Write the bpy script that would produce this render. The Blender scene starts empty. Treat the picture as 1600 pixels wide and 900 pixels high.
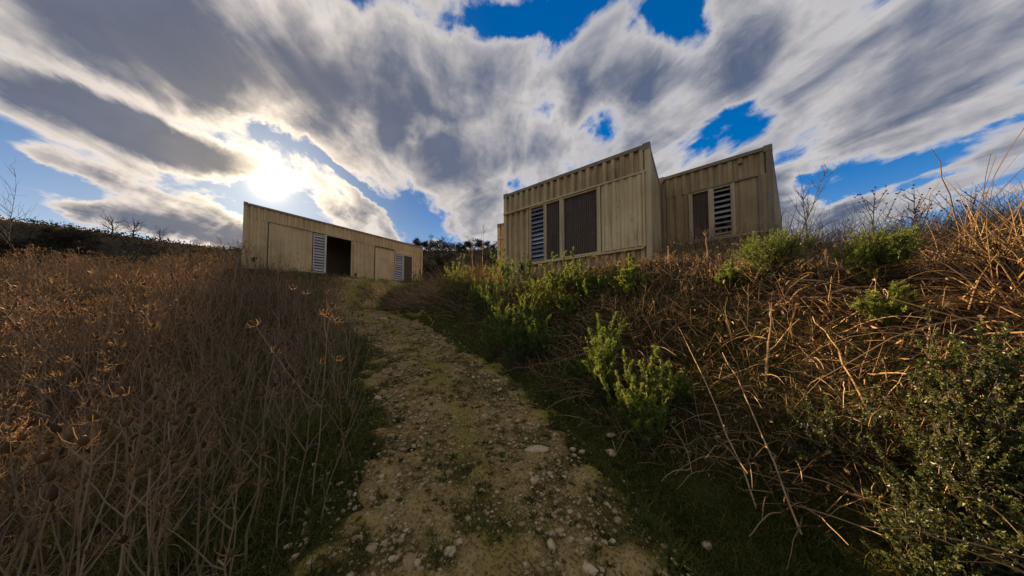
import bpy, math
import numpy as np
from mathutils import Vector

rng = np.random.default_rng(7)
scene = bpy.context.scene
COL = scene.collection
R = math.radians

# ------------------------------------------------------------------ camera
cam_d = bpy.data.cameras.new('camera')
cam_d.sensor_fit = 'HORIZONTAL'
cam_d.sensor_width = 36.0
cam_d.lens = 9.9
cam_d.shift_y = 27.8 / 1600
cam_d.clip_start = 0.05
cam_d.clip_end = 4000
cam = bpy.data.objects.new('camera', cam_d)
COL.objects.link(cam)
cam.location = (0, 0, 1.6)
cam.rotation_euler = (R(92.5), 0, 0)
scene.camera = cam

# ------------------------------------------------------------------ sun and sky
SUN_AZ, SUN_EL = R(-41.3), R(20.2)            # azimuth from +Y, negative to the left
SUN = Vector((math.sin(SUN_AZ) * math.cos(SUN_EL), math.cos(SUN_AZ) * math.cos(SUN_EL), math.sin(SUN_EL)))
sun_d = bpy.data.lights.new('sun', 'SUN')
sun_d.energy = 5.0
sun_d.angle = R(0.6)
sun_d.color = (1.0, 0.72, 0.42)
sun = bpy.data.objects.new('sun', sun_d)
COL.objects.link(sun)
sun.rotation_euler = (-SUN).to_track_quat('-Z', 'Y').to_euler()

world = bpy.data.worlds.new('World')
scene.world = world
world.use_nodes = True
wt = world.node_tree
for n in list(wt.nodes):
    wt.nodes.remove(n)


class NT:
    """small helper for wiring node trees"""
    def __init__(self, tree):
        self.t = tree

    def new(self, kind, **kw):
        n = self.t.nodes.new(kind)
        for k, v in kw.items():
            setattr(n, k, v)
        return n

    def put(self, sock, v):
        if hasattr(v, 'is_output') or isinstance(v, bpy.types.NodeSocket):
            self.t.links.new(v, sock)
        elif isinstance(v, (tuple, list)) and len(v) == 3 and len(sock.default_value) == 4:
            sock.default_value = (*v, 1)
        else:
            sock.default_value = v

    def m(self, op, a, b=0.0, c=None, clamp=False):
        n = self.new('ShaderNodeMath', operation=op, use_clamp=clamp)
        self.put(n.inputs[0], a)
        self.put(n.inputs[1], b)
        if c is not None:
            self.put(n.inputs[2], c)
        return n.outputs[0]

    def v(self, op, a, b=None, s=None):
        n = self.new('ShaderNodeVectorMath', operation=op)
        self.put(n.inputs[0], a)
        if b is not None:
            self.put(n.inputs[1], b)
        if s is not None:
            self.put(n.inputs['Scale'], s)
        return n.outputs['Value'] if op in ('DOT_PRODUCT', 'LENGTH') else n.outputs[0]

    def step(self, x, lo, hi, a=0.0, b=1.0):
        n = self.new('ShaderNodeMapRange', interpolation_type='SMOOTHSTEP')
        self.put(n.inputs[0], x)
        n.inputs[1].default_value, n.inputs[2].default_value = lo, hi
        n.inputs[3].default_value, n.inputs[4].default_value = a, b
        return n.outputs[0]

    def mix(self, f, a, b, kind='MIX'):
        n = self.new('ShaderNodeMix', data_type='RGBA', blend_type=kind)
        self.put(n.inputs[0], f)
        self.put(n.inputs[6], a)
        self.put(n.inputs[7], b)
        return n.outputs[2]

    def noise(self, vec, scale, detail=4, rough=0.55, dist=0.0, out=0):
        n = self.new('ShaderNodeTexNoise')
        if vec is not None:
            self.put(n.inputs['Vector'], vec)
        n.inputs['Scale'].default_value = scale
        n.inputs['Detail'].default_value = detail
        n.inputs['Roughness'].default_value = rough
        n.inputs['Distortion'].default_value = dist
        return n.outputs[out]

    def comb(self, x, y, z=0.0):
        n = self.new('ShaderNodeCombineXYZ')
        self.put(n.inputs[0], x)
        self.put(n.inputs[1], y)
        self.put(n.inputs[2], z)
        return n.outputs[0]

    def link(self, a, b):
        self.t.links.new(a, b)


# cloud masses and gaps of this evening: direction as (x/y, z/y), half sizes, tilt in degrees, weight
CLOUDS = [
    (-1.05, 1.02, 1.25, 0.27, -15, 0.55), (-0.35, 0.60, 0.52, 0.19, -40, 0.16), (-0.95, 0.90, 0.5, 0.12, -20, 0.12),
    (-1.36, 0.68, 0.72, 0.085, -20, 0.56), (-1.62, 0.53, 0.28, 0.04, -20, 0.42),
    (-1.20, 0.345, 0.36, 0.065, -17, 0.52), (-1.58, 0.36, 0.2, 0.045, -15, 0.46), (-0.95, 0.27, 0.5, 0.035, -10, 0.4),
    (0.23, 0.88, 0.26, 0.28, 0, 0.40), (-0.02, 0.50, 0.48, 0.17, 5, 0.08), (1.25, 1.02, 0.75, 0.24, 10, 0.40),
    (0.75, 0.62, 0.42, 0.24, 45, 0.18), (-0.55, 0.40, 0.42, 0.07, -38, 0.22), (0.62, 0.33, 0.4, 0.10, 8, 0.16),
    (1.35, 0.42, 0.45, 0.05, 12, 0.24), (1.05, 0.36, 0.45, 0.05, 5, 0.3), (0.95, 0.45, 0.3, 0.12, 40, 0.22), (1.62, 0.70, 0.3, 0.08, 25, 0.2),
    (-1.40, 0.82, 0.55, 0.05, -19, -0.34), (-1.55, 0.45, 0.6, 0.05, -18, -0.28), (-1.0, 0.44, 0.40, 0.05, -16, -0.30),
    (-0.05, 1.10, 0.24, 0.08, 0, -0.42), (0.61, 1.13, 0.12, 0.14, 0, -0.42), (0.80, 0.69, 0.16, 0.10, 20, -0.44),
    (0.36, 0.70, 0.13, 0.10, 0, -0.36), (0.62, 0.86, 0.10, 0.18, -20, -0.22), (1.05, 0.60, 0.2, 0.07, 25, -0.28), (1.50, 0.57, 0.66, 0.08, 20, -0.30), (1.55, 0.33, 0.6, 0.06, 8, -0.40), (1.3, 0.70, 0.5, 0.07, 28, 0.25), (1.75, 0.62, 0.3, 0.06, 25, 0.3),
    (-0.53, 0.45, 0.26, 0.04, -38, -0.36), (-0.80, 0.63, 0.26, 0.03, -28, -0.25), (-0.32, 0.70, 0.1, 0.05, -20, -0.26),
    (-0.28, 0.32, 0.2, 0.05, -30, -0.2), (-1.3, 0.28, 0.5, 0.03, -8, -0.2), (1.15, 0.52, 0.2, 0.07, 10, -0.25),
]


def build_sky():
    k = NT(wt)
    tc = k.new('ShaderNodeTexCoord').outputs['Generated']
    d = k.v('NORMALIZE', tc)
    sp = k.new('ShaderNodeSeparateXYZ')
    k.link(d, sp.inputs[0])
    x, y, z = sp.outputs
    zc = k.m('ADD', k.m('MAXIMUM', z, 0.0), 0.14)
    # flat cloud deck, streets running away from us slightly to the left
    ca, sa = math.cos(R(13)), math.sin(R(13))
    qx = k.m('DIVIDE', x, zc)
    qy = k.m('DIVIDE', y, zc)
    rx = k.m('ADD', k.m('MULTIPLY', qx, ca), k.m('MULTIPLY', qy, sa))
    ry = k.m('MULTIPLY', k.m('SUBTRACT', k.m('MULTIPLY', qy, ca), k.m('MULTIPLY', qx, sa)), 0.50)
    q = k.comb(rx, ry, 3.7)
    n1 = k.noise(q, 1.75, 10, 0.55, 0.35)
    n2 = k.noise(q, 4.0, 9, 0.55, 0.6)
    # ragged edges
    yy = k.m('MAXIMUM', y, 0.06)
    g = k.comb(k.m('DIVIDE', x, yy), k.m('DIVIDE', z, yy))
    w1 = k.noise(q, 1.9, 7, 0.6, 0.0, 1)
    w1 = k.v('SUBTRACT', w1, (0.5, 0.5, 0.5))
    w2 = k.v('SUBTRACT', k.noise(d, 5.5, 8, 0.62, 0.4, 1), (0.5, 0.5, 0.5))
    lump = k.noise(k.v('MULTIPLY', d, (1, 1, 1.5)), 6.0, 9, 0.56, 0.4)
    g = k.v('ADD', g, k.v('MULTIPLY', w1, (0.35, 0.16, 0.0)))
    g = k.v('ADD', g, k.v('MULTIPLY', w2, (0.42, 0.24, 0.0)))
    tot = None
    for (cx, cy, ax, ay, rot, wgt) in CLOUDS:
        mp = k.new('ShaderNodeMapping', vector_type='TEXTURE')
        mp.inputs['Location'].default_value = (cx, cy, 0)
        mp.inputs['Rotation'].default_value = (0, 0, R(rot))
        mp.inputs['Scale'].default_value = (ax * 1.25, ay * 1.25, 1)
        k.link(g, mp.inputs['Vector'])
        b = k.step(k.v('LENGTH', mp.outputs[0]), 0.0, 1.25, wgt, 0.0)
        tot = b if tot is None else k.m('ADD', tot, b)
    tot = k.m('MULTIPLY', tot, k.step(y, 0.02, 0.25))
    cover = k.m('ADD', k.m('ADD', k.m('MULTIPLY', k.m('SUBTRACT', n1, 0.5), 1.35),
                           k.m('ADD', k.m('MULTIPLY', k.m('SUBTRACT', n2, 0.5), 0.70), k.m('MULTIPLY', k.m('SUBTRACT', lump, 0.5), 0.62))), k.m('ADD', k.m('MULTIPLY', tot, 0.86), 0.498))
    alpha = k.step(cover, 0.38, 0.57)
    thick = k.step(cover, 0.44, 0.97)
    sd = k.m('MAXIMUM', k.v('DOT_PRODUCT', d, tuple(SUN)), 0.0)
    broad = k.m('POWER', sd, 7.0)
    mid = k.m('POWER', sd, 75.0)
    core = k.m('POWER', sd, 1800.0)
    bright = k.v('ADD', (0.53, 0.51, 0.51), k.v('SCALE', (0.30, 0.22, 0.125), s=broad))
    bright = k.v('ADD', bright, k.v('SCALE', (0.88, 0.67, 0.40), s=mid))
    dark = k.v('ADD', (0.076, 0.101, 0.166), k.v('SCALE', (0.050, 0.035, 0.012), s=broad))
    dark = k.v('ADD', dark, k.v('SCALE', (0.14, 0.11, 0.05), s=mid))
    dark = k.v('SCALE', dark, s=k.m('ADD', 0.45, k.m('ADD', k.m('MULTIPLY', n2, 0.7), k.m('MULTIPLY', lump, 0.5))))
    tn = k.m('ADD', k.m('MULTIPLY', k.m('SUBTRACT', n2, 0.5), 1.7), k.m('MULTIPLY', k.m('SUBTRACT', lump, 0.5), 0.7))
    tk = k.m('POWER', k.m('ADD', thick, k.m('MULTIPLY', tn, 0.30), clamp=True), 0.75)
    cloud = k.mix(tk, bright, dark)
    cloud = k.v('ADD', cloud, k.v('SCALE', (1.35, 1.0, 0.58), s=core))
    sky = k.new('ShaderNodeTexSky', sky_type='NISHITA')
    sky.sun_disc = False
    sky.sun_elevation = SUN_EL
    sky.sun_rotation = SUN_AZ
    sky.ozone_density = 3.0
    sky.air_density = 1.0
    sky.dust_density = 0.6
    hs = k.new('ShaderNodeHueSaturation')
    k.link(k.step(z, 0.03, 0.40, 0.80, 1.30), hs.inputs['Saturation'])
    hs.inputs['Value'].default_value = 1.05
    k.link(k.v('MULTIPLY', sky.outputs[0], (0.80, 0.95, 1.15)), hs.inputs['Color'])
    clear = k.v('SCALE', hs.outputs[0], s=k.m('SUBTRACT', 1.0, k.m('MULTIPLY', k.m('POWER', sd, 4.0), 0.74)))
    clear = k.v('ADD', clear, k.v('SCALE', (11.5, 9.2, 6.0), s=core))
    clear = k.v('ADD', clear, k.v('SCALE', (2.4, 2.2, 1.8), s=mid))
    col = k.mix(alpha, clear, k.v('SCALE', cloud, s=9.0))
    bg = k.new('ShaderNodeBackground')
    bg.inputs['Strength'].default_value = 0.0500
    k.link(col, bg.inputs['Color'])
    out = k.new('ShaderNodeOutputWorld')
    k.link(bg.outputs[0], out.inputs['Surface'])


build_sky()
world.cycles.sampling_method = 'MANUAL'
world.cycles.sample_map_resolution = 512
scene.view_settings.view_transform = 'Standard'
scene.view_settings.look = 'None'
scene.view_settings.gamma = 1.0
scene.view_settings.exposure = 1.4
scene.view_settings.use_curve_mapping = False
scene.cycles.use_denoising = True
scene.cycles.max_bounces = 8
scene.cycles.transparent_max_bounces = 4
#SKYTEST


# ------------------------------------------------------------------ mesh helpers
def sstep(a, b, x):
    t = np.clip((x - a) / (b - a), 0, 1)
    return t * t * (3 - 2 * t)


def unit(v):
    return v / np.maximum(np.linalg.norm(v, axis=-1, keepdims=True), 1e-9)


class MB:
    """collects vertices, faces of any size and a per-vertex tint; build() links ONE mesh object"""
    def __init__(self):
        self.V, self.F, self.T, self.n = [], [], [], 0

    def add(self, V, F, tint=0.5):
        V = np.asarray(V, float).reshape(-1, 3)
        F = np.asarray(F, int)
        self.V.append(V)
        self.F.append(F + self.n)
        t = np.asarray(tint, float)
        self.T.append(np.full(len(V), float(t)) if t.ndim == 0 else t.reshape(-1))
        self.n += len(V)
        return self

    def box(self, P, a0, a1, b0, b1, c0, c1, tint=0.5):
        c = [P(a, b, z) for z in (c0, c1) for b in (b0, b1) for a in (a0, a1)]
        self.add(c, [(0, 2, 3, 1), (4, 5, 7, 6), (0, 1, 5, 4), (2, 6, 7, 3), (0, 4, 6, 2), (1, 3, 7, 5)], tint)
        return self

    def mesh(self, name, mat, smooth=False):
        V = np.concatenate(self.V)
        me = bpy.data.meshes.new(name)
        sizes = np.concatenate([np.full(len(f), f.shape[1]) for f in self.F])
        idx = np.concatenate([f.reshape(-1) for f in self.F])
        me.vertices.add(len(V))
        me.vertices.foreach_set('co', V.astype(np.float32).reshape(-1))
        me.loops.add(len(idx))
        me.loops.foreach_set('vertex_index', idx.astype(np.int32))
        me.polygons.add(len(sizes))
        st = np.concatenate([[0], np.cumsum(sizes)[:-1]])
        me.polygons.foreach_set('loop_start', st.astype(np.int32))
        me.polygons.foreach_set('use_smooth', np.full(len(sizes), smooth))
        at = me.attributes.new('tint', 'FLOAT', 'POINT')
        at.data.foreach_set('value', np.concatenate(self.T).astype(np.float32))
        me.update(calc_edges=True)
        me.validate()
        me.materials.append(mat)
        return me

    def build(self, name, mat, parent=None, loc=None, smooth=False, **props):
        return link(name, self.mesh(name, mat, smooth), parent, loc, **props)


def link(name, me, parent=None, loc=None, **props):
    o = bpy.data.objects.new(name, me)
    COL.objects.link(o)
    if loc is not None:
        o.location = loc
    if parent is not None:
        o.parent = parent
    for k_, v_ in props.items():
        o[k_] = v_
    return o


def tubes(paths, rad, sides=3):
    """paths (N,K,3), rad (N,K) -> vertices, quads"""
    N, K, _ = paths.shape
    t = unit(paths[:, -1] - paths[:, 0])
    ref = np.where(np.abs(t[:, 2:3]) > 0.8, np.array([[1.0, 0.2, 0]]), np.array([[0, 0, 1.0]]))
    a = unit(np.cross(t, ref))
    b = np.cross(t, a)
    ang = np.arange(sides) * 2 * np.pi / sides
    ring = a[:, None, :] * np.cos(ang)[None, :, None] + b[:, None, :] * np.sin(ang)[None, :, None]
    V = paths[:, :, None, :] + ring[:, None, :, :] * rad[:, :, None, None]
    base = (np.arange(N) * K * sides)[:, None, None] + (np.arange(K - 1) * sides)[None, :, None]
    j = np.arange(sides)[None, None, :]
    j2 = (np.arange(sides) + 1)[None, None, :] % sides
    F = np.stack([base + j, base + j2, base + sides + j2, base + sides + j], -1).reshape(-1, 4)
    return V.reshape(-1, 3), F


def ribbons(paths, wid, side):
    """paths (N,K,3), wid (N,K), side (N,3)"""
    N, K, _ = paths.shape
    off = side[:, None, :] * wid[:, :, None] * 0.5
    V = np.stack([paths - off, paths + off], 2).reshape(-1, 3)
    base = (np.arange(N) * K * 2)[:, None] + (np.arange(K - 1) * 2)[None, :]
    F = np.stack([base, base + 1, base + 3, base + 2], -1).reshape(-1, 4)
    return V, F


def leaves(base, dr, length, width, r):
    """folded diamond leaves: base (N,3), dr (N,3)"""
    n = len(base)
    dr = unit(dr)
    side = unit(np.cross(dr, r.normal(size=(n, 3))))
    nor = np.cross(side, dr)
    L = np.broadcast_to(length, n)[:, None]
    W = np.broadcast_to(width, n)[:, None]
    m_ = base + dr * L * 0.5
    V = np.stack([base, m_ + side * W * .5 + nor * W * .22, base + dr * L - nor * L * .1, m_ - side * W * .5 + nor * W * .22], 1)
    F = (np.arange(n) * 4)[:, None] + np.arange(4)[None, :]
    return V.reshape(-1, 3), F


def rep(x, n):
    return np.repeat(x, n)


# ------------------------------------------------------------------ materials
def material(name, build):
    m_ = bpy.data.materials.new(name)
    m_.use_nodes = True
    t = m_.node_tree
    for n in list(t.nodes):
        t.nodes.remove(n)
    k = NT(t)
    out = k.new('ShaderNodeOutputMaterial')
    k.link(build(k), out.inputs['Surface'])
    return m_


def principled(k, col, rough=0.7, metal=0.0, spec=0.4, bump=None, bstr=0.3, bdist=0.02):
    p = k.new('ShaderNodeBsdfPrincipled')
    k.put(p.inputs['Base Color'], col)
    k.put(p.inputs['Roughness'], rough)
    p.inputs['Metallic'].default_value = metal
    p.inputs['Specular IOR Level'].default_value = spec
    if bump is not None:
        b = k.new('ShaderNodeBump')
        b.inputs['Strength'].default_value = bstr
        b.inputs['Distance'].default_value = bdist
        k.link(bump, b.inputs['Height'])
        k.link(b.outputs[0], p.inputs['Normal'])
    return p.outputs[0]


def tint(k):
    a = k.new('ShaderNodeAttribute', attribute_name='tint')
    return a.outputs['Fac']


def objco(k):
    return k.new('ShaderNodeTexCoord').outputs['Object']


def geopos(k):
    return k.new('ShaderNodeNewGeometry').outputs['Position']


def scaled(k, v, s):
    return k.v('MULTIPLY', v, s)


def plant(name, ca, cb, trans=0.35, rough=0.75, spec=0.2):
    """plant tissue: colour runs with the tint from ca to cb, some light passes through"""
    def b(k):
        c = k.mix(tint(k), ca, cb)
        p = principled(k, c, rough, spec=spec)
        tr = k.new('ShaderNodeBsdfTranslucent')
        k.link(c, tr.inputs['Color'])
        mx = k.new('ShaderNodeMixShader')
        mx.inputs[0].default_value = trans
        k.link(p, mx.inputs[1])
        k.link(tr.outputs[0], mx.inputs[2])
        return mx.outputs[0]
    return material(name, b)


def painted(name, base, alt, stain=(0.13, 0.085, 0.045), amount=0.75, rough=0.6):
    def b(k):
        oc = objco(k)
        n_big = k.noise(oc, 1.4, 5, 0.6)
        streak = k.noise(scaled(k, oc, (13, 13, 0.55)), 1.0, 5, 0.6)
        fine = k.noise(oc, 26, 4, 0.65)
        c = k.mix(k.step(n_big, 0.35, 0.68), base, alt)
        c = k.mix(k.m('MULTIPLY', k.step(streak, 0.47, 0.75), amount), c, stain)
        c = k.mix(k.m('MULTIPLY', k.step(fine, 0.62, 0.80), 0.45), c, (0.12, 0.065, 0.03))
        run = k.m('MULTIPLY', k.step(k.noise(scaled(k, oc, (5, 5, 0.9)), 1.0, 6, 0.7), 0.60, 0.72), k.step(k.noise(oc, 9, 5, 0.7), 0.42, 0.62))
        c = k.mix(k.m('MULTIPLY', run, 0.85), c, (0.17, 0.075, 0.028))
        c = k.mix(k.m('MULTIPLY', k.step(fine, 0.50, 0.28), 0.18), c, (0.55, 0.47, 0.33))
        return principled(k, c, k.m('ADD', k.m('MULTIPLY', n_big, 0.25), rough - 0.12), spec=0.3, bump=fine, bstr=0.12, bdist=0.01)
    return material(name, b)


def ground_mat():
    def b(k):
        p = geopos(k)
        n1 = k.noise(p, 0.55, 5, 0.6)
        n2 = k.noise(p, 5.0, 6, 0.65)
        n3 = k.noise(p, 38, 4, 0.6)
        c = k.mix(k.step(n2, 0.3, 0.7), (0.040, 0.026, 0.012), (0.085, 0.054, 0.024))
        gr = k.m('MULTIPLY', k.step(k.m('ADD', tint(k), k.m('MULTIPLY', k.m('SUBTRACT', n2, 0.5), 0.9)), 0.40, 0.70), 0.9)
        c = k.mix(gr, c, k.mix(n1, (0.035, 0.038, 0.009), (0.080, 0.075, 0.016)))
        c = k.mix(k.m('MULTIPLY', k.step(n3, 0.55, 0.75), 0.5), c, (0.17, 0.125, 0.065))
        sp = k.new('ShaderNodeSeparateXYZ')
        k.link(p, sp.inputs[0])
        c = k.mix(k.step(sp.outputs[1], 17, 30), c, k.mix(n1, (0.045, 0.035, 0.022), (0.095, 0.070, 0.040)))
        return principled(k, c, 1.0, spec=0.0, bump=k.m('ADD', n2, k.m('MULTIPLY', n3, 0.4)), bstr=0.5, bdist=0.05)
    return material('soil', b)


def path_mat():
    def b(k):
        p = geopos(k)
        n1 = k.noise(p, 1.3, 5, 0.62)
        n2 = k.noise(p, 9.0, 6, 0.65)
        vo = k.new('ShaderNodeTexVoronoi', feature='F1')
        vo.inputs['Scale'].default_value = 42
        k.link(p, vo.inputs['Vector'])
        peb = k.step(vo.outputs['Distance'], 0.42, 0.12)
        soil = k.mix(k.step(n2, 0.3, 0.7), (0.30, 0.172, 0.048), (0.54, 0.34, 0.115))
        soil = k.mix(k.m('MULTIPLY', peb, k.step(n2, 0.42, 0.6)), soil, (0.66, 0.48, 0.24))
        moss = k.mix(n2, (0.16, 0.135, 0.014), (0.38, 0.29, 0.030))
        mf = k.step(k.m('ADD', k.m('MULTIPLY', tint(k), 0.8), k.m('ADD', k.m('MULTIPLY', k.m('SUBTRACT', n1, 0.5), 1.5), k.m('MULTIPLY', k.m('SUBTRACT', n2, 0.5), 1.5))), 0.28, 0.80)
        c = k.mix(k.m('MULTIPLY', mf, 0.85), soil, moss)
        h = k.m('ADD', k.m('MULTIPLY', peb, 0.5), n2)
        return principled(k, c, 0.92, spec=0.15, bump=h, bstr=1.0, bdist=0.06)
    return material('gravelly_earth', b)


def stone_mat():
    def b(k):
        oc = objco(k)
        n1 = k.noise(geopos(k), 14, 5, 0.6)
        c = k.mix(tint(k), (0.32, 0.19, 0.075), (0.64, 0.45, 0.225))
        c = k.mix(k.m('MULTIPLY', k.step(n1, 0.5, 0.72), 0.6), c, (0.17, 0.12, 0.06))
        return principled(k, c, 0.88, spec=0.2, bump=n1, bstr=0.5, bdist=0.01)
    return material('limestone', b)


M = {}
M['soil'] = ground_mat()
M['path'] = path_mat()
M['stone'] = stone_mat()
M['tan'] = painted('tan_paint', (0.62, 0.44, 0.20), (0.45, 0.31, 0.135))
M['tan2'] = painted('pale_tan_paint', (0.74, 0.57, 0.28), (0.62, 0.46, 0.21))
M['brown'] = painted('brown_paint', (0.48, 0.325, 0.142), (0.36, 0.237, 0.10), amount=0.6)
M['cream'] = painted('cream_paint', (0.61, 0.435, 0.195), (0.48, 0.335, 0.145), amount=0.4)
M['trim'] = painted('trim_paint', (0.66, 0.50, 0.25), (0.56, 0.41, 0.20), amount=0.3)
M['rail'] = painted('worn_rail', (0.30, 0.23, 0.13), (0.22, 0.165, 0.095), amount=0.6)
M['white'] = painted('white_trim', (0.68, 0.62, 0.50), (0.58, 0.52, 0.41), amount=0.25)
M['mesh'] = painted('dark_brown_shutter', (0.105, 0.070, 0.038), (0.080, 0.053, 0.030), stain=(0.15, 0.105, 0.06), amount=0.5)
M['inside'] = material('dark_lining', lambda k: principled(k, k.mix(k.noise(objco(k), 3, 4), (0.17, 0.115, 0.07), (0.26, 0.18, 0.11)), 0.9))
M['slat'] = material('louvre_glass', lambda k: principled(k, k.mix(k.noise(objco(k), 6, 4), (0.30, 0.33, 0.36), (0.52, 0.54, 0.55)), 0.16, metal=0.55, spec=0.8))
M['slat_dull'] = material('dusty_louvre_glass', lambda k: principled(k, k.mix(k.noise(objco(k), 6, 4), (0.42, 0.38, 0.30), (0.60, 0.55, 0.46)), 0.38, metal=0.1, spec=0.6))
M['rubber'] = material('dark_vent', lambda k: principled(k, (0.012, 0.011, 0.010), 0.7))
M['stalk'] = plant('dry_stalk', (0.070, 0.044, 0.024), (0.46, 0.31, 0.165), 0.10)
M['brush'] = plant('dead_brush', (0.060, 0.034, 0.015), (0.62, 0.40, 0.175), 0.12)
M['head'] = plant('teasel_head', (0.09, 0.050, 0.020), (0.54, 0.31, 0.12), 0.35)
M['drygrass'] = plant('dry_grass', (0.040, 0.025, 0.013), (0.30, 0.19, 0.095), 0.12)
M['grass'] = plant('green_grass', (0.055, 0.065, 0.012), (0.26, 0.24, 0.045), 0.45)
M['leaf'] = plant('bright_leaf', (0.070, 0.112, 0.018), (0.40, 0.46, 0.075), 0.45, 0.5, 0.35)
M['leafy'] = plant('yellow_green_leaf', (0.100, 0.140, 0.024), (0.50, 0.53, 0.10), 0.45, 0.55, 0.3)
M['mastic'] = plant('mastic_leaf', (0.030, 0.046, 0.012), (0.20, 0.20, 0.045), 0.3, 0.42, 0.45)
M['juniper'] = plant('juniper_leaf', (0.020, 0.034, 0.010), (0.075, 0.085, 0.018), 0.3)
M['far_leaf'] = plant('far_foliage', (0.030, 0.029, 0.020), (0.075, 0.062, 0.036), 0.03, 0.9, 0.0)
M['bark'] = plant('bark', (0.045, 0.032, 0.022), (0.10, 0.075, 0.05), 0.0, 0.9)

# ------------------------------------------------------------------ terrain
PY = np.array([-8, 0, 2, 4, 6, 8, 10, 11, 12, 13, 15, 18, 22, 30, 60, 400], float)
PX = np.array([0.9, 0.35, -0.14, -0.90, -2.0, -3.5, -5.3, -6.2, -6.9, -6.9, -6.0, -4.1, -1.6, 3, 12, 40], float)
ZY = np.array([-8, 0, 2, 4, 6, 8, 10, 12, 15, 18, 22, 30, 60, 400], float)
ZZ = np.array([-0.9, 0, 0.26, 0.55, 0.88, 1.25, 1.65, 2.1, 2.85, 3.42, 3.75, 4.1, 5, 5], float)
QY = np.array([-8, 0, 2, 4, 6, 8, 10, 14, 18, 30, 60, 400], float)
QZ = np.array([0.2, 1.2, 1.55, 2.15, 2.42, 2.5, 2.55, 3.0, 3.55, 4.5, 6, 8], float)
QW = np.array([5, 4.0, 3.2, 2.3, 1.8, 2.0, 2.6, 3, 3, 4, 6, 6], float)


def smooth_interp(y, xs, ys):
    o = 0
    for d_ in (-0.6, -0.2, 0.2, 0.6):
        o = o + np.interp(y + d_, xs, ys)
    return o / 4


def pathx(y):
    return smooth_interp(y, PY, PX)


_h = np.random.default_rng(3)
WAVES = [(_h.normal(size=2) * f, _h.uniform(0, 6.28), a) for f, a in
         [(0.35, .10)] * 4 + [(0.9, .045)] * 6 + [(2.3, .018)] * 8 + [(6.0, .007)] * 8]
A_L, A_R = np.array([-10.507, 10.845]), np.array([-5.731, 17.908])
A_EX = (A_R - A_L) / np.linalg.norm(A_R - A_L)
A_ED = np.array([math.cos(R(133.6)), math.sin(R(133.6))])


def ground(x, y):
    x, y = np.asarray(x, float), np.asarray(y, float)
    u = x - pathx(y)
    zp = smooth_interp(y, ZY, ZZ)
    hr = smooth_interp(y, QY, QZ) - zp
    w = np.interp(y, QY, QW)
    near = 1 - sstep(30, 60, y)
    z = zp + hr * sstep(1.3, 1.3 + w, u) + 0.122 * np.maximum(u - 6.5, 0) * sstep(-2, 4, y)
    z += sstep(2.5, 9, y) * near * (0.30 * sstep(1.2, 3.0, -u) + 0.095 * np.clip(-u - 1.5, 0, 9))
    n = 0
    for (f, p, a) in WAVES:
        n = n + a * np.sin(x * f[0] + y * f[1] + p)
    rough = np.where(np.abs(u) < 1.2, 0.35, 1.0)
    z = z + n * rough
    s = (x - A_L[0]) * A_EX[0] + (y - A_L[1]) * A_EX[1]
    d = (x - A_L[0]) * A_ED[0] + (y - A_L[1]) * A_ED[1]
    dist = np.hypot(np.maximum(np.maximum(-s, s - 8.5), 0), np.maximum(np.maximum(-d, d - 3), 0))
    z = z + (3.50 - z) * (1 - sstep(0.2, 2.6, dist)) * near
    for (ox, oy, a1, a2, L_, W_, zt) in ((-0.238, 7.915, -39.18, 50.82, 3.855, 3.0, 2.53), (3.99, 7.21, -42.5, 47.5, 2.06, 6.2, 2.74)):
        s = (x - ox) * math.cos(R(a1)) + (y - oy) * math.sin(R(a1))
        d = (x - ox) * math.cos(R(a2)) + (y - oy) * math.sin(R(a2))
        dist = np.hypot(np.maximum(np.maximum(-s - (1.8 if L_ > 3 else 0), s - L_), 0), np.maximum(np.maximum(-d, d - W_), 0))
        z = z + (zt - z) * (1 - sstep(0.15, 1.5, dist)) * np.where(z < zt, 1.0, 0.8)
    # far ridge and the nearer hill on the left
    z = z + (33 * sstep(35, 165, y) + 6 * sstep(170, 420, y)) * (1 - sstep(-0.05, 0.35, x / np.maximum(y, 1)))
    z = z + 18 * np.exp(-((x + 190) / 62) ** 2 - ((y - 85) / 45) ** 2) + 2.0 * np.sin(x * .021 + 1) * sstep(60, 160, y)
    return z


def graded(a, b, step, far, growth=1.16):
    mid_ = list(np.arange(a, b + 1e-6, step))
    lo, hi, s1, s2 = [a], [b], step, step
    while lo[-1] > -far:
        s1 *= growth
        lo.append(lo[-1] - s1)
    while hi[-1] < far:
        s2 *= growth
        hi.append(hi[-1] + s2)
    return np.array(lo[:0:-1] + mid_ + hi[1:])


def grid_mesh(X, Y, Z, t):
    ny, nx = X.shape
    i = np.arange(ny - 1)[:, None] * nx + np.arange(nx - 1)[None, :]
    F = np.stack([i, i + 1, i + nx + 1, i + nx], -1).reshape(-1, 4)
    b = MB()
    b.add(np.stack([X, Y, Z], -1), F, t.reshape(-1))
    return b


gx = graded(-13, 13, 0.11, 900)
gy = graded(-1.5, 17, 0.11, 900)
X, Y = np.meshgrid(gx, gy)
U = X - pathx(Y)
green = np.exp(-((U + 1.75) / 0.75) ** 2) + np.exp(-((U - 1.6) / 0.5) ** 2) + 0.25 * sstep(3, 1.5, np.abs(U))
ter = grid_mesh(X, Y, ground(X, Y) - 0.03 * (np.abs(U) < 1.0), np.clip(green, 0, 1)).build('ground', M['soil'], smooth=True, kind='structure')

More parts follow.
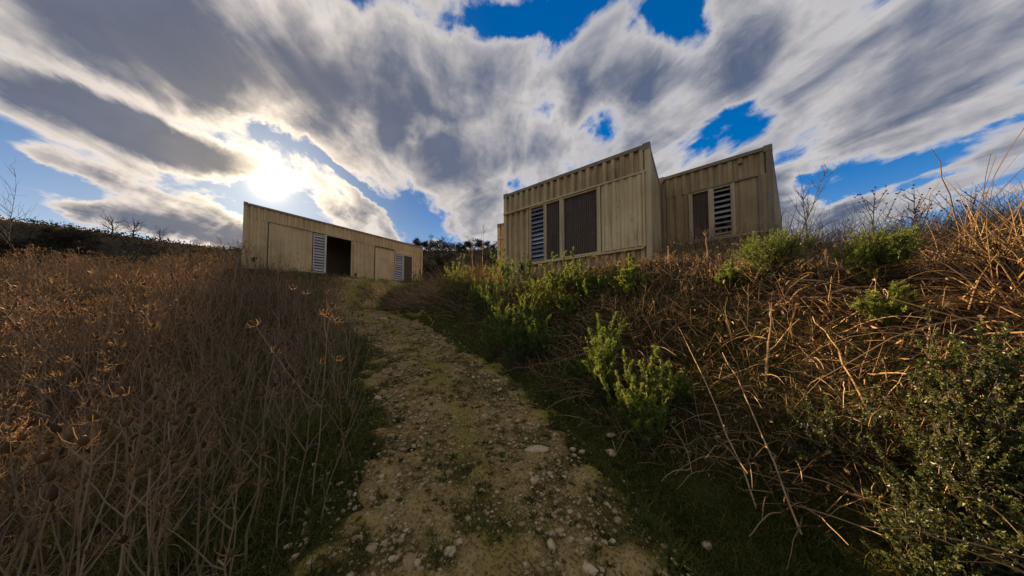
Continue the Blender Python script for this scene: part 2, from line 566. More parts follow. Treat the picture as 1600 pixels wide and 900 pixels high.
# the track: a crowned strip whose ragged edges dip into the soil
py_ = np.arange(-1.2, 20, 0.04)
pu = np.linspace(-1.75, 1.75, 101)
PU, PYY = np.meshgrid(pu, py_)
hwL = 1.02 + 0.16 * np.sin(PYY * 1.7) + 0.10 * np.sin(PYY * 4.3 + 1) + 0.07 * np.sin(PYY * 11) + 0.06 * np.sin(PYY * 23 + 2)
hwR = 1.14 + 0.13 * np.sin(PYY * 1.3 + 2) + 0.09 * np.sin(PYY * 3.7) + 0.07 * np.sin(PYY * 9.1) + 0.06 * np.sin(PYY * 21)
over = np.maximum(PU - hwR, -PU - hwL)
PXX = pathx(PYY) + PU
bumpy = 0.012 * np.sin(PXX * 17 + PYY * 5) * np.sin(PYY * 13 - PXX * 4) + 0.010 * np.sin(PXX * 7.1 - PYY * 9.3)
_q = np.random.default_rng(8)
for f_, a_ in [(6, .006)] * 5 + [(14, .0045)] * 7 + [(30, .003)] * 8:
    w_ = _q.normal(size=2)
    w_ = w_ / np.linalg.norm(w_) * f_ * _q.uniform(.7, 1.4)
    bumpy = bumpy + a_ * np.sin(PXX * w_[0] + PYY * w_[1] + _q.uniform(0, 6) + 1.5 * np.sin(PXX * 2.1 - PYY * 1.7))
ruts = -0.035 * (np.exp(-((PU - .62) / .25) ** 2) + np.exp(-((PU + .68) / .25) ** 2))
PZ = ground(PXX, PYY) + 0.022 + bumpy + ruts * 0.6 - 0.09 * sstep(-0.06, 0.16, over)
moss = 0.75 * np.exp(-((PU) / .30) ** 2) + np.exp(-((PU - 1.2) / .28) ** 2) + 0.8 * np.exp(-((PU + 1.25) / .35) ** 2) + 0.25 * sstep(8, 12, PYY)
grid_mesh(PXX, PYY, PZ, np.clip(moss, 0, 1)).build('path', M['path'], smooth=True, kind='structure')


# ------------------------------------------------------------------ container buildings
class Unit:
    """one steel unit: s runs along the front from its left corner, d goes inwards, z up from its base"""
    def __init__(self, name, label, origin, ex, ed, L, W, H, wall, trim, pitch):
        self.o = bpy.data.objects.new(name, None)
        COL.objects.link(self.o)
        self.o.location = origin
        self.o['label'], self.o['category'] = label, 'container building'
        self.o['group'] = 'abandoned steel container buildings'
        self.ex, self.ed = np.array([*ex, 0.0]), np.array([*ed, 0.0])
        self.L, self.W, self.H, self.wall, self.trim, self.pitch = L, W, H, wall, trim, pitch

    off = 0.0

    def P(self, s, d, z):
        return self.ex * (s + self.off) + self.ed * d + np.array([0, 0, z])

    def bar(self, name, s0, s1, d0, d1, z0, z1, mat=None, parent=None, **kw):
        return MB().box(self.P, s0, s1, d0, d1, z0, z1).build(name, mat or self.trim, parent or self.o, **kw)

    def corr(self, name, a0, a1, z0, z1, face='front', d=0.08, depth=0.070, pitch=None, mat=None, parent=None):
        p = pitch or self.pitch
        n = max(1, int(round((a1 - a0) / p)))
        p = (a1 - a0) / n
        prof = [(0, 0), (.30, 0), (.48, 1), (.82, 1)]
        a = np.concatenate([[a0 + (i + q) * p for q, _ in prof] for i in range(n)] + [[a1]])
        h = np.concatenate([[h_ for _, h_ in prof] for i in range(n)] + [[0.0]])
        off = d - h * depth
        rows = []
        for z in (z0, z1):
            if face == 'front':
                rows.append([self.P(x, o, z) for x, o in zip(a, off)])
            elif face == 'back':
                rows.append([self.P(x, self.W - o, z) for x, o in zip(a, off)])
            elif face == 'right':
                rows.append([self.P(self.L - o, x, z) for x, o in zip(a, off)])
            else:
                rows.append([self.P(o, x, z) for x, o in zip(a, off)])
        m_ = len(a)
        i = np.arange(m_ - 1)
        F = np.stack([i, i + 1, i + 1 + m_, i + m_], -1)
        return MB().add(np.array(rows).reshape(-1, 3), F).build(name, mat or self.wall, parent or self.o)

    def shell(self, post=0.10, floor_gap=0.0, rail_mat=None):
        L, W, H = self.L, self.W, self.H
        rm = rail_mat or M['rail']
        for (s, d) in ((0, 0), (L - post, 0), (0, W - post), (L - post, W - post)):
            pp = self.bar('corner_post', s, s + post, d, d + post, 0.03, H - 0.09)
            cs = 0.13
            s2 = s if s == 0 else L - cs
            d2 = d if d == 0 else W - cs
            for z in (0.0, H - 0.10):
                self.bar('corner_casting', s2 - .006, s2 + cs + .006, d2 - .006, d2 + cs + .006, z - .02, z + .115, rm, pp)
        self.bar('top_rail', post + .035, L - post - .035, .004, .07, H - .075, H, rm)
        self.bar('top_rail', post + .035, L - post - .035, W - .07, W - .004, H - .075, H, rm)
        self.bar('top_rail', .004, .07, post + .035, W - post - .035, H - .075, H, rm)
        self.bar('top_rail', L - .07, L - .004, post + .035, W - post - .035, H - .075, H, rm)
        self.bar('bottom_rail', post + .035, L - post - .035, .002, .08, 0, .09)
        self.bar('bottom_rail', post + .035, L - post - .035, W - .08, W - .002, 0, .09)
        self.bar('bottom_rail', .002, .08, post + .035, W - post - .035, 0, .09)
        self.bar('bottom_rail', L - .08, L - .002, post + .035, W - post - .035, 0, .09)
        self.bar('roof', .05, L - .05, .05, W - .05, H - .06, H - .02)
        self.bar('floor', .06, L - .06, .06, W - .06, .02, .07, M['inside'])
        self.corr('wall_panel', post, W - post, .08, H - .06, 'right')
        self.corr('wall_panel', post, W - post, .08, H - .06, 'left')
        self.corr('wall_panel', post, L - post, .08, H - .06, 'back')
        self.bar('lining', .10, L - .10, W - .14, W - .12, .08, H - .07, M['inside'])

    def louvre(self, s0, s1, z0, z1, n, mat, d=0.0, tilt=0.62, frame=0.028, fm=None):
        fm = fm or self.trim
        w = self.bar('louvre_window', s0 - frame, s0, d - .02, d + .07, z0 - frame, z1 + frame, fm)
        self.bar('frame', s1, s1 + frame, d - .02, d + .07, z0 - frame, z1 + frame, fm, w)
        self.bar('frame', s0, s1, d - .018, d + .07, z1, z1 + frame, fm, w)
        self.bar('frame', s0, s1, d - .018, d + .07, z0 - frame, z0, fm, w)
        hh = (z1 - z0) / n
        r_ = np.random.default_rng(int(s0 * 100))
        for i in range(n):
            zc = z0 + (i + .5) * hh
            a = tilt + r_.normal() * 0.07
            hl = hh * 0.46
            dz, dd = hl * math.cos(a), hl * math.sin(a)
            th = .006
            c = []
            for s in (s0 + .004, s1 - .004):
                for sg in (-1, 1):
                    for q in (-1, 1):
                        c.append(self.P(s, d + .03 + sg * dd + q * th * math.cos(a), zc + sg * dz - q * th * math.sin(a)))
            MB().add(c, [(0, 1, 3, 2), (4, 6, 7, 5), (0, 4, 5, 1), (2, 3, 7, 6), (0, 2, 6, 4), (1, 5, 7, 3)], r_.random()).build('slat', mat, w)
        return w

    def shutter(self, s0, s1, z0, z1, d=0.045, frame=0.03, fm=None, pitch=0.052):
        sh = self.corr('shutter', s0, s1, z0, z1, 'front', d, 0.016, pitch, M['mesh'])
        for (a, b, c, e) in ((s0 - frame, s0, z0, z1), (s1, s1 + frame, z0, z1), (s0 - frame, s1 + frame, z1, z1 + frame), (s0 - frame, s1 + frame, z0 - frame, z0)):
            self.bar('frame', a, b, -.022, .06, c, e, fm, sh)
        return sh


def U2(a):
    return (math.cos(R(a)), math.sin(R(a)))


# nearer unit on the bank
B = Unit('container_building', 'tall tan corrugated container building with wide dark shutters, nearest on the bank', (-0.238, 7.915, 2.514),
         U2(-39.18), U2(57.0), 3.855, 2.62, 2.6, M['tan'], M['trim'], 0.193)
B.shell()
B.corr('wall_panel', .10, 3.755, 2.045, 2.53)
B.corr('wall_panel', .10, 3.755, .085, .485)
B.corr('wall_panel', .10, .89, .485, 2.045)
B.corr('wall_panel', 2.85, 3.70, .53, 2.00, d=-.004, depth=.030, mat=M['tan2'], pitch=.17)
B.bar('window_head', .02, 3.77, -.045, .06, 2.005, 2.045)
B.bar('window_sill', .88, 3.72, -.055, .06, .47, .51)
B.bar('frame', 3.705, 3.75, -.045, .05, .511, 2.004)
B.bar('frame', 2.785, 2.835, -.035, .06, .512, 2.003)
B.bar('frame', 1.845, 1.885, -.035, .06, .512, 2.003, M['tan2'])
B.louvre(.945, 1.355, .545, 1.975, 13, M['slat'])
B.shutter(1.425, 1.81, .545, 1.965)
B.shutter(1.92, 2.75, .555, 1.965)
B.bar('vent', 3.41, 3.455, -.004, .03, .27, .41, M['rubber'])

# unit behind it to the right
C = Unit('container_building', 'brown container building with small louvred window, set back beside the nearest one', (3.865, 7.325, 2.685),
         U2(-42.5), U2(44.8), 2.23, 6.2, 2.6, M['brown'], M['rail'], 0.18)
C.shell()
C.off = 0.17
C.corr('wall_panel', -.07, 1.96, 2.02, 2.53, depth=.04)
C.corr('wall_panel', -.07, 1.96, .085, .745, depth=.04)
C.corr('wall_panel', -.07, .53, .745, 2.02, depth=.028)
C.bar('window_head', .52, 1.87, -.04, .06, 1.985, 2.02)
C.bar('window_sill', .50, 1.87, -.05, .06, .735, .775, M['trim'])
C.bar('frame', .53, .565, -.03, .055, .776, 1.984, M['trim'])
C.bar('frame', .955, 1.0, -.03, .06, .776, 1.984, M['trim'])
C.bar('frame', 1.375, 1.42, -.03, .06, .776, 1.984, M['trim'])
C.bar('frame', 1.825, 1.87, -.045, .06, .776, 1.984)
C.corr('wall_panel', 1.42, 1.825, .775, 1.985, d=.01, depth=.014, pitch=.2)
C.bar('wall_panel', 1.87, 1.962, .012, .05, .745, 2.02, M['brown'])
C.shutter(.60, .925, .82, 1.95, fm=M['trim'])
C.louvre(1.03, 1.345, .82, 1.95, 9, M['slat_dull'], tilt=0.95, fm=M['trim'])
hk = C.bar('light_bracket', 1.50, 1.58, -.05, .03, 2.37, 2.39)
C.bar('lamp_hook', 1.53, 1.55, -.045, -.03, 2.39, 2.47, None, hk)
C.bar('gap_strip', -.21, -.175, -.02, .03, .05, 2.58, M['rubber'])  # near-black strip added for the dark gap between the two units

# sliver of a unit on the far side
D_o = np.array([-0.238, 7.915]) + np.array(U2(-39.18)) * -1.72 + np.array(U2(54.5)) * 1.76
D = Unit('container_building', 'sliver of tan container building peeking out behind the tallest one', (D_o[0], D_o[1], 2.53),
         U2(-39.18), U2(54.5), 1.66, 2.3, 2.58, M['tan'], M['trim'], 0.193)
D.shell()
D.corr('wall_panel', .10, 1.56, 2.045, 2.51)
D.corr('wall_panel', .10, 1.56, .085, 2.01)
D.bar('window_head', .02, 1.60, -.03, .06, 2.006, 2.044)

# long unit at the head of the track
A = Unit('container_building', 'long cream container building with an open dark doorway at the head of the track', (A_L[0], A_L[1], 3.56),
         tuple(A_EX), tuple(A_ED), 8.526, 2.5, 2.6, M['cream'], M['cream'], 0.21)
A.shell(post=.11)
A.corr('wall_panel', .11, 8.415, 2.03, 2.53, depth=.04)
A.corr('wall_panel', .11, .80, .09, 2.03, depth=.04)
A.corr('shutter_panel', .80, 2.37, .02, 1.99, d=-.012, depth=.016, pitch=.22)
A.bar('track_rail', .78, 2.40, -.05, .05, 1.992, 2.028, M['rail'])
A.louvre(2.44, 2.88, .10, 1.93, 14, M['slat_dull'], fm=M['white'])
A.bar('door_post', 2.912, 2.955, -.03, .07, .05, 2.0, M['white'])
A.bar('door_post', 4.10, 4.14, -.02, .07, .05, 2.0)
A.bar('door_sill', 2.96, 4.10, -.06, .10, .012, .045, M['white'])
A.corr('wall_panel', 4.14, 5.37, .09, 2.03, depth=.04)
A.corr('shutter_panel', 5.37, 6.53, .03, 1.93, d=-.012, depth=.016, pitch=.2)
A.bar('track_rail', 5.35, 6.55, -.05, .05, 1.932, 1.965, M['rail'])
A.bar('door_head', 2.96, 4.098, -.015, .07, 1.99, 2.03)
A.bar('window_head', 6.55, 7.80, -.01, .06, 1.86, 2.03)
A.louvre(6.59, 7.07, .10, 1.82, 13, M['slat_dull'], fm=M['white'])
A.shutter(7.16, 7.74, .06, 1.80, fm=M['white'])  # dark ribbed sheet in place of an open bay, its shade put into the colour
A.corr('wall_panel', 7.78, 8.415, .09, 2.03, depth=.04)
for s_, z_ in ((.33, .30), (4.31, .20)):
    A.bar('vent', s_, s_ + .07, -.004, .035, z_, z_ + .17, M['rubber'])

# ------------------------------------------------------------------ vegetation helpers
def on_ground(x, y, dz=0.0):
    return np.stack([x, y, ground(x, y) + dz], -1)


def in_building(x, y, pad=0.05):
    bad = np.zeros(len(x), bool)
    for un in (A, B, C, D):
        o = np.array(un.o.location)[:2]
        mtx = np.linalg.inv(np.array([un.ex[:2], un.ed[:2]]).T)
        s, d = mtx @ (np.stack([x, y]) - o[:, None])
        bad |= (s > -pad) & (s < un.L + pad) & (d > -pad) & (d < un.W + pad)
    return bad


def in_view(x, y, m_=1.25):
    return (y > 0.35) & (np.abs(x) < 1.82 * y * m_ + 0.8)


def arcs(base, direc, length, K, droop, r, wig=0.03):
    """stems leaving base along direc and bending down by droop"""
    n = len(base)
    t = np.linspace(0, 1, K)[None, :, None]
    p = base[:, None, :] + unit(direc)[:, None, :] * (length[:, None, None] * t)
    p[:, :, 2] -= (droop * length)[:, None] * t[:, :, 0] ** 2
    bend = unit(r.normal(size=(n, 3))) * np.array([1, 1, .4])
    p += bend[:, None, :] * (length[:, None, None] * wig * 4) * (t * (1 - t))
    w_ = r.normal(size=(n, K, 3)) * (length[:, None, None] * wig)
    w_[:, 0] = 0
    return p + w_


def add_stems(mb, paths, r0, r1, sides, tn):
    N, K, _ = paths.shape
    rad = r0[:, None] * (1 - np.linspace(0, 1, K))[None] + r1[:, None] * np.linspace(0, 1, K)[None]
    V, F = tubes(paths, rad, sides)
    mb.add(V, F, rep(tn, K * sides))


def add_blades(mb, paths, w0, tn, r, taper=True):
    N, K, _ = paths.shape
    w = w0[:, None] * (1 - 0.9 * np.linspace(0, 1, K) ** 1.5)[None] if taper else np.repeat(w0[:, None], K, 1)
    a = r.uniform(0, 6.28, N)
    side = np.stack([np.cos(a), np.sin(a), 0 * a], -1)
    V, F = ribbons(paths, w, side)
    mb.add(V, F, rep(tn, K * 2))


# ------------------------------------------------------------------ teasels on the left
def teasel_head(r, lod):
    mb = MB()
    h, w = r.uniform(.026, .040), r.uniform(.009, .013)
    if lod == 0:
        zz, rr = np.array([0, .15, .4, .7, .92, 1.0]) * h, np.array([.35, .85, 1.0, .85, .5, .08]) * w
        ns = 6
    else:
        zz, rr = np.array([0, .45, 1.0]) * h, np.array([.4, 1.0, .15]) * w
        ns = 4
    a = np.arange(ns) * 2 * np.pi / ns
    V = np.stack([np.outer(rr, np.cos(a)), np.outer(rr, np.sin(a)), np.repeat(zz[:, None], ns, 1)], -1)
    V = V.reshape(-1, 3)
    i = (np.arange(len(zz) - 1) * ns)[:, None] + np.arange(ns)[None]
    j = (np.arange(len(zz) - 1) * ns)[:, None] + (np.arange(ns)[None] + 1) % ns
    mb.add(V, np.stack([i, j, j + ns, i + ns], -1).reshape(-1, 4), r.uniform(.0, .3))
    nb = 8 if lod == 0 else 4
    ang = r.uniform(0, 6.28) + np.arange(nb) * 6.283 / nb + r.normal(size=nb) * .2
    o = np.stack([np.cos(ang), np.sin(ang), 0 * ang], -1)
    ln = r.uniform(.024, .050, nb)
    t = np.linspace(0, 1, 4)
    p = o[:, None, :] * (ln[:, None] * np.sin(t * 1.5)[None] + .004)[:, :, None]
    p[:, :, 2] = (ln[:, None] * (-.25 * t + 1.05 * t ** 2.2)[None])
    side = np.stack([-np.sin(ang), np.cos(ang), 0 * ang], -1)
    V, F = ribbons(p, np.repeat((.0034 * (1 - .7 * t))[None], nb, 0), side)
    mb.add(V, F, rep(r.uniform(.55, 1.0, nb), 8))
    return mb


def teasel(r, hgt):
    """returns stem MB and a list of (point, direction) for the heads"""
    K = 7
    lean = r.normal(size=3) * np.array([.12, .12, 0]) + np.array([0.02, 0, 1])
    main = arcs(np.zeros((1, 3)), lean[None], np.array([hgt]), K, np.array([.02]), r, .010)[0]
    mb = MB()
    tn = r.uniform(.2, .8)
    add_stems(mb, main[None], np.array([.0060]), np.array([.0028]), 4, np.array([tn]))
    tips = [(main[-1], main[-1] - main[-2])]
    for lv in range(r.integers(1, 4)):
        f = .48 + .17 * lv + r.uniform(-.04, .04)
        if f > .93:
            break
        k = int(f * (K - 1))
        b = main[k] + (main[k + 1] - main[k]) * (f * (K - 1) - k)
        az = r.uniform(0, 6.28)
        for sgn in (0, math.pi):
            if r.random() < .15:
                continue
            ln = hgt * (1.02 - f) * r.uniform(.55, .95)
            dr = np.array([math.cos(az + sgn) * .62, math.sin(az + sgn) * .62, .8])
            pth = arcs(b[None], dr[None], np.array([ln]), 5, np.array([-.22]), r, .016)
            add_stems(mb, pth, np.array([.0036]), np.array([.0020]), 3, np.array([tn]))
            tips.append((pth[0, -1], pth[0, -1] - pth[0, -2]))
            if r.random() < .35:
                dr2 = dr + r.normal(size=3) * .5
                p2 = arcs(pth[0, 2][None], dr2[None], np.array([ln * .5]), 4, np.array([-.2]), r, .016)
                add_stems(mb, p2, np.array([.0022]), np.array([.0014]), 3, np.array([tn]))
                tips.append((p2[0, -1], p2[0, -1] - p2[0, -2]))
    # a few dry leaf remnants
    nl = r.integers(3, 7)
    f = r.uniform(.1, .7, nl)
    b = main[(f * (K - 1)).astype(int)]
    p = arcs(b, np.stack([r.normal(size=nl), r.normal(size=nl), .4 + 0 * f], -1), r.uniform(.08, .2, nl), 4, np.full(nl, .7), r, .05)
    add_blades(mb, p, np.full(nl, .010), r.uniform(.2, .7, nl), r)
    return mb, tips


def field_points(n, r, ymin=0.75, ymax=12.5):
    """points of the left field, denser toward the camera"""
    out = []
    while len(out) < n:
        y = ymin + (ymax - ymin) * r.random(n) ** 1.25
        x = pathx(y) - (1.12 + 13.9 * r.random(n) ** 1.25)
        edge = -(x - pathx(y))
        ok = in_view(x, y, 1.12) & ~in_building(x, y, .25) & (r.random(n) < sstep(.95, 2.1, edge) + .05)
        ok &= np.hypot(x, y) > 1.2
        ok &= ~((x > -9.2) & (y > 10.0))
        out += list(np.stack([x, y], -1)[ok])
    return np.array(out[:n])


rt = np.random.default_rng(21)
HEADS = [teasel_head(rt, 0).mesh('seed_head', M['head'], True) for _ in range(6)]
HEADS_L = [teasel_head(rt, 1) for _ in range(6)]
VAR = []
for i in range(16):
    hg = rt.uniform(.95, 1.35)
    sm, tips = teasel(rt, hg)
    VAR.append((sm.mesh('teasel_plant', M['stalk']), tips, sm))


def rot_to(dr):
    return Vector(dr).to_track_quat('Z', 'Y')


def joined_heads(tips, r, heads):
    mb = MB()
    for (p, d_) in tips:
        h = heads[r.integers(len(heads))]
        m3 = np.array(rot_to(d_).to_matrix())
        for V, F, T, off in zip(h.V, h.F, h.T, np.cumsum([0] + [len(v) for v in h.V[:-1]])):
            mb.add(V @ m3.T + p, F - off, T)
    return mb


JH = [joined_heads(v[1], rt, HEADS_L).mesh('seed_heads', M['head'], True) for v in VAR]
pts = field_points(1350, rt)
order = np.argsort(np.hypot(pts[:, 0], pts[:, 1]))
pts = pts[order]
uneven = .5 + .5 * np.sin(pts[:, 0] * 1.1 + 1.5 * np.sin(pts[:, 1] * .9)) * np.sin(pts[:, 1] * 1.3 + pts[:, 0] * .5)
keep_scale = rt.uniform(.75, 1.2, len(pts)) * (.78 + .42 * uneven) * (1 - .22 * sstep(7, 11, pts[:, 1]))
gz = ground(pts[:, 0], pts[:, 1])
ZONES = [('near dry teasel at the edge of the field beside the grassy verge', 'near teasels by the verge'),
         ('near dry teasel with spiky heads deep in the field at the left', 'near teasels in the field'),
         ('dry teasel farther up the verge, toward the long building', 'verge teasels farther up'),
         ('dry teasel in the middle of the field, beyond the near ones', 'teasels in mid field')]
far_mb_s, far_mb_h = MB(), MB()
for i, (x, y) in enumerate(pts):
    v = rt.integers(len(VAR))
    az = rt.uniform(0, 6.283)
    sc = keep_scale[i]
    if i < 300:
        ed = pathx(np.array([y]))[0] - x
        zone = (0 if ed < 2.7 else 1) if y < 3.2 else (2 if ed < 3.2 else 3)
        o = link('teasel_plant', VAR[v][0], None, (x, y, gz[i] - .02), label=ZONES[zone][0], category='teasel', group=ZONES[zone][1])
        o.rotation_euler = (0, 0, az)
        o.scale = (sc, sc, sc)
        if i < 110:
            for (p, d_) in VAR[v][1]:
                h = link('seed_head', HEADS[rt.integers(6)], o, tuple(p))
                h.rotation_euler = rot_to(d_).to_euler()
        else:
            link('seed_heads', JH[v], o, kind='stuff')
    else:
        c_, s_ = math.cos(az) * sc, math.sin(az) * sc
        m3 = np.array([[c_, -s_, 0], [s_, c_, 0], [0, 0, sc]])
        off = np.array([x, y, gz[i] - .02])
        for mb_src, dst in ((VAR[v][2], far_mb_s), (joined_heads(VAR[v][1], rt, HEADS_L), far_mb_h)):
            cum = 0
            for V, F, T in zip(mb_src.V, mb_src.F, mb_src.T):
                dst.add(V @ m3.T + off, F - cum, np.clip(T + rt.normal() * .15, 0, 1))
                cum += len(V)
far_root = far_mb_s.build('teasel_thicket', M['stalk'], kind='stuff', label='mass of dry brown teasels filling the far part of the field', category='teasels')
far_mb_h.build('seed_heads', M['head'], far_root, kind='stuff')

# fine dry stems and grass between the teasels
n = 22000
r = np.random.default_rng(5)
fp = field_points(n, r, .7, 13.5)
base = on_ground(fp[:, 0], fp[:, 1], -.02)
ln = r.uniform(.2, .9, n) * (.55 + .45 * sstep(1.3, 3.5, pathx(fp[:, 1]) - fp[:, 0])) * (1 - .25 * sstep(7, 12, fp[:, 1]))
dr = np.stack([r.normal(size=n) * .30, r.normal(size=n) * .30, np.ones(n)], -1)
mb = MB()
add_blades(mb, arcs(base, dr, ln, 5, r.uniform(0, .35, n), r, .022), r.uniform(.0025, .0060, n) * (1 + fp[:, 1] * .06), r.random(n) ** 1.3, r)
# twiggy side shoots on top
n2 = 9000
fp2 = field_points(n2, r, .9, 12.5)
b2 = on_ground(fp2[:, 0], fp2[:, 1], 0)
b2[:, 2] += r.uniform(.35, .95, n2)
add_blades(mb, arcs(b2, np.stack([r.normal(size=n2), r.normal(size=n2), r.uniform(.2, 1.4, n2)], -1), r.uniform(.06, .24, n2), 4, r.uniform(-.4, .5, n2), r, .06),
           r.uniform(.003, .006, n2), .35 + .65 * r.random(n2), r)
mb.build('dry_grass', M['drygrass'], kind='stuff', label='thin brown dry grass stems filling the field left of the track', category='dry grass')

# ------------------------------------------------------------------ grass on and along the track
def grass_on(n, ufun, y0, y1, l0, l1, r, mb, spread=.55, wscale=1.0, tn=None, ypow=1.5, clump=1.0):
    y = y0 + (y1 - y0) * r.random(n) ** ypow
    u = ufun(n, r)
    x = pathx(y) + u
    # clumping
    cl = np.sin(x * 3.1 + 1.3 * np.sin(y * 2.3)) * np.sin(y * 2.9 + 1.7 * np.sin(x * 1.9)) + .5 * np.sin(x * 9 + y * 7) * np.sin(y * 8 - x * 3)
    ok = (cl * clump > r.normal(size=n) * .45 + .05 - 2 * (1 - clump)) & in_view(x, y, 1.1) & ~in_building(x, y, .02)
    x, y = x[ok], y[ok]
    m_ = len(x)
    b = on_ground(x, y, .012)
    dr = np.stack([r.normal(size=m_) * spread, r.normal(size=m_) * spread, np.ones(m_)], -1)
    t_ = r.random(m_) if tn is None else np.clip(tn + r.normal(size=m_) * .2, 0, 1)
    add_blades(mb, arcs(b, dr, r.uniform(l0, l1, m_), 4, r.uniform(.1, .8, m_), r, .03), r.uniform(.004, .008, m_) * wscale * (1 + .08 * y), t_, r)


r = np.random.default_rng(9)
mb = MB()
grass_on(70000, lambda n, r: r.normal(size=n) * .38 - 1.62, .7, 14, .05, .20, r, mb)
grass_on(26000, lambda n, r: r.normal(size=n) * .22 + 1.42, .7, 14, .03, .12, r, mb, tn=.75)
grass_on(30000, lambda n, r: r.normal(size=n) * .30, .7, 13, .02, .07, r, mb, .9)
grass_on(85000, lambda n, r: r.uniform(-1.35, 1.3, n), .7, 13, .02, .075, r, mb, .9, wscale=.8)
grass_on(22000, lambda n, r: r.uniform(-4, 2.5, n), 11, 18, .08, .30, r, mb, wscale=1.3, tn=.35, ypow=1)
grass_on(16000, lambda n, r: r.uniform(1.5, 3.2, n), .9, 9, .05, .22, r, mb, tn=.25)
grass_on(60000, lambda n, r: r.uniform(1.1, 3.0, n), .7, 4, .03, .13, r, mb, .8, tn=.3)
grass_on(60000, lambda n, r: r.uniform(-2.2, -.8, n), .7, 5, .03, .10, r, mb, .8, tn=.3)
grass_on(30000, lambda n, r: np.where(r.random(n) < .5, -1.0, 1.0) + r.normal(size=n) * .25, .7, 6, .02, .08, r, mb, .9, tn=.5)
grass_on(30000, lambda n, r: r.uniform(-4.0, -1.4, n), .7, 7, .10, .40, r, mb, .5, wscale=.8, tn=.5)
grass_on(14000, lambda n, r: r.uniform(-2.6, 2.6, n), .7, 6, .05, .2, r, mb, 1.2, wscale=.7, tn=.95)
grass_on(60000, lambda n, r: np.where(r.random(n) < .5, r.uniform(-3.6, -.95, n), r.uniform(1.05, 3.2, n)), .6, 5, .03, .11, r, mb, .9, tn=.28, ypow=1.8, clump=0)
grass_on(16000, lambda n, r: np.where(r.random(n) < .5, r.uniform(-3.6, -.95, n), r.uniform(1.05, 3.2, n)), .6, 5, .05, .16, r, mb, 1.3, wscale=.6, tn=1, ypow=1.8, clump=0)
# flat rosettes and low herbs
ny = 1500
yy_ = .8 + 9 * r.random(ny) ** 1.5
xx_ = pathx(yy_) + r.uniform(-1.9, 1.5, ny)
cc = on_ground(xx_, yy_, .03)
nl_ = 11
az_ = r.uniform(0, 6.28, (ny, nl_))
dd_ = np.stack([np.cos(az_), np.sin(az_), r.uniform(.15, .8, (ny, nl_))], -1).reshape(-1, 3)
V, F = leaves(np.repeat(cc, nl_, 0), dd_, np.repeat(r.uniform(.02, .06, ny), nl_) * r.uniform(.6, 1.2, ny * nl_), r.uniform(.008, .014, ny * nl_), r)
mb.add(V, F, rep(np.repeat(r.uniform(0, .55, ny), nl_), 4))
mb.build('grass', M['grass'], kind='stuff', label='short green grass growing on and along the stony track', category='grass')

# ------------------------------------------------------------------ stones
def ico(sub):
    import bmesh
    bm = bmesh.new()
    bmesh.ops.create_icosphere(bm, subdivisions=sub, radius=1)
    V = np.array([v.co[:] for v in bm.verts])
    F = np.array([[v.index for v in f.verts] for f in bm.faces])
    bm.free()
    return V, F


I1, I2, I3 = ico(1), ico(2), ico(3)


def stone_shape(r, base, dims, rough=.16):
    V, F = base
    V = V.copy()
    # knock flat facets off and roughen
    for _ in range(7):
        n_ = unit(r.normal(size=3))
        c = r.uniform(.62, .9)
        d_ = V @ n_
        V -= np.outer(np.maximum(d_ - c, 0) * .85, n_)
    for _ in range(5):
        k_ = r.normal(size=3) * 3
        V *= (1 + rough * .3 * np.sin(V @ k_ + r.uniform(0, 6)))[:, None]
    return V * np.array(dims), F


r = np.random.default_rng(12)
n = 17000
gy_ = .75 + 12 * r.random(n) ** 1.7
gu_ = np.clip(r.normal(size=n) * .62, -1.35, 1.3)
rut = r.random(n) < .55
gu_ = np.where(rut, np.where(r.random(n) < .5, .66, -.66) + r.normal(size=n) * .26, gu_)
gx_ = pathx(gy_) + gu_
mb = MB()
bank_shapes = [stone_shape(r, I1, (1, .8, .55)) for _ in range(14)]
gs = np.exp(r.normal(size=n) * .55) * .0088 * (1 + .05 * gy_)
gb = on_ground(gx_, gy_, .018)
for i in range(n):
    V, F = bank_shapes[i % 14]
    a = r.uniform(0, 6.28)
    c_, s_ = math.cos(a), math.sin(a)
    mb.add((V @ np.array([[c_, s_, 0], [-s_, c_, 0], [0, 0, 1]])) * gs[i] + gb[i], F, np.clip(.45 + .3 * r.normal(), 0, 1))
mb.build('gravel', M['stone'], kind='stuff', label='loose pale gravel strewn along the two wheel ruts', category='gravel')

STONES = [stone_shape(r, I2, (1, r.uniform(.6, .95), r.uniform(.4, .7))) for _ in range(12)]
SM = []
for V, F in STONES:
    b = MB()
    b.add(V, F, r.uniform(.35, .95))
    SM.append(b.mesh('stone', M['stone'], False))
n = 270
sy = .95 + 8.5 * r.random(n) ** 1.6
su = np.where(r.random(n) < .5, .7, -.6) + r.normal(size=n) * .33
sx = pathx(sy) + su
szz = ground(sx, sy)
for i in range(n):
    s_ = math.exp(r.normal() * .38) * .017 * (1 + .05 * sy[i])
    o = link('stone', SM[r.integers(12)], None, (sx[i], sy[i], szz[i] + s_ * .2 + .012), label='small loose stone in the %s rut of the track, %s' % ('right' if su[i] > .05 else 'left', 'near the camera' if sy[i] < 2.6 else 'farther up'),
             category='stone', group='small loose stones, %s rut, %s' % ('right' if su[i] > .05 else 'left', 'near' if sy[i] < 2.6 else 'far'))
    o.rotation_euler = (r.normal() * .3, r.normal() * .3, r.uniform(0, 6.28))
    o.scale = (s_, s_, s_)


def big_stone(label, x, y, dims, rz, seed, tn=.8):
    r_ = np.random.default_rng(seed)
    V, F = stone_shape(r_, I3, dims, .2)
    b = MB()
    b.add(V, F, tn)
    z = float(ground(np.array([x]), np.array([y]))[0])
    o = b.build('rock', M['stone'], None, (x, y, z + dims[2] * .45 + .01), True, label=label, category='rock')
    o.rotation_euler = (0, 0, rz)


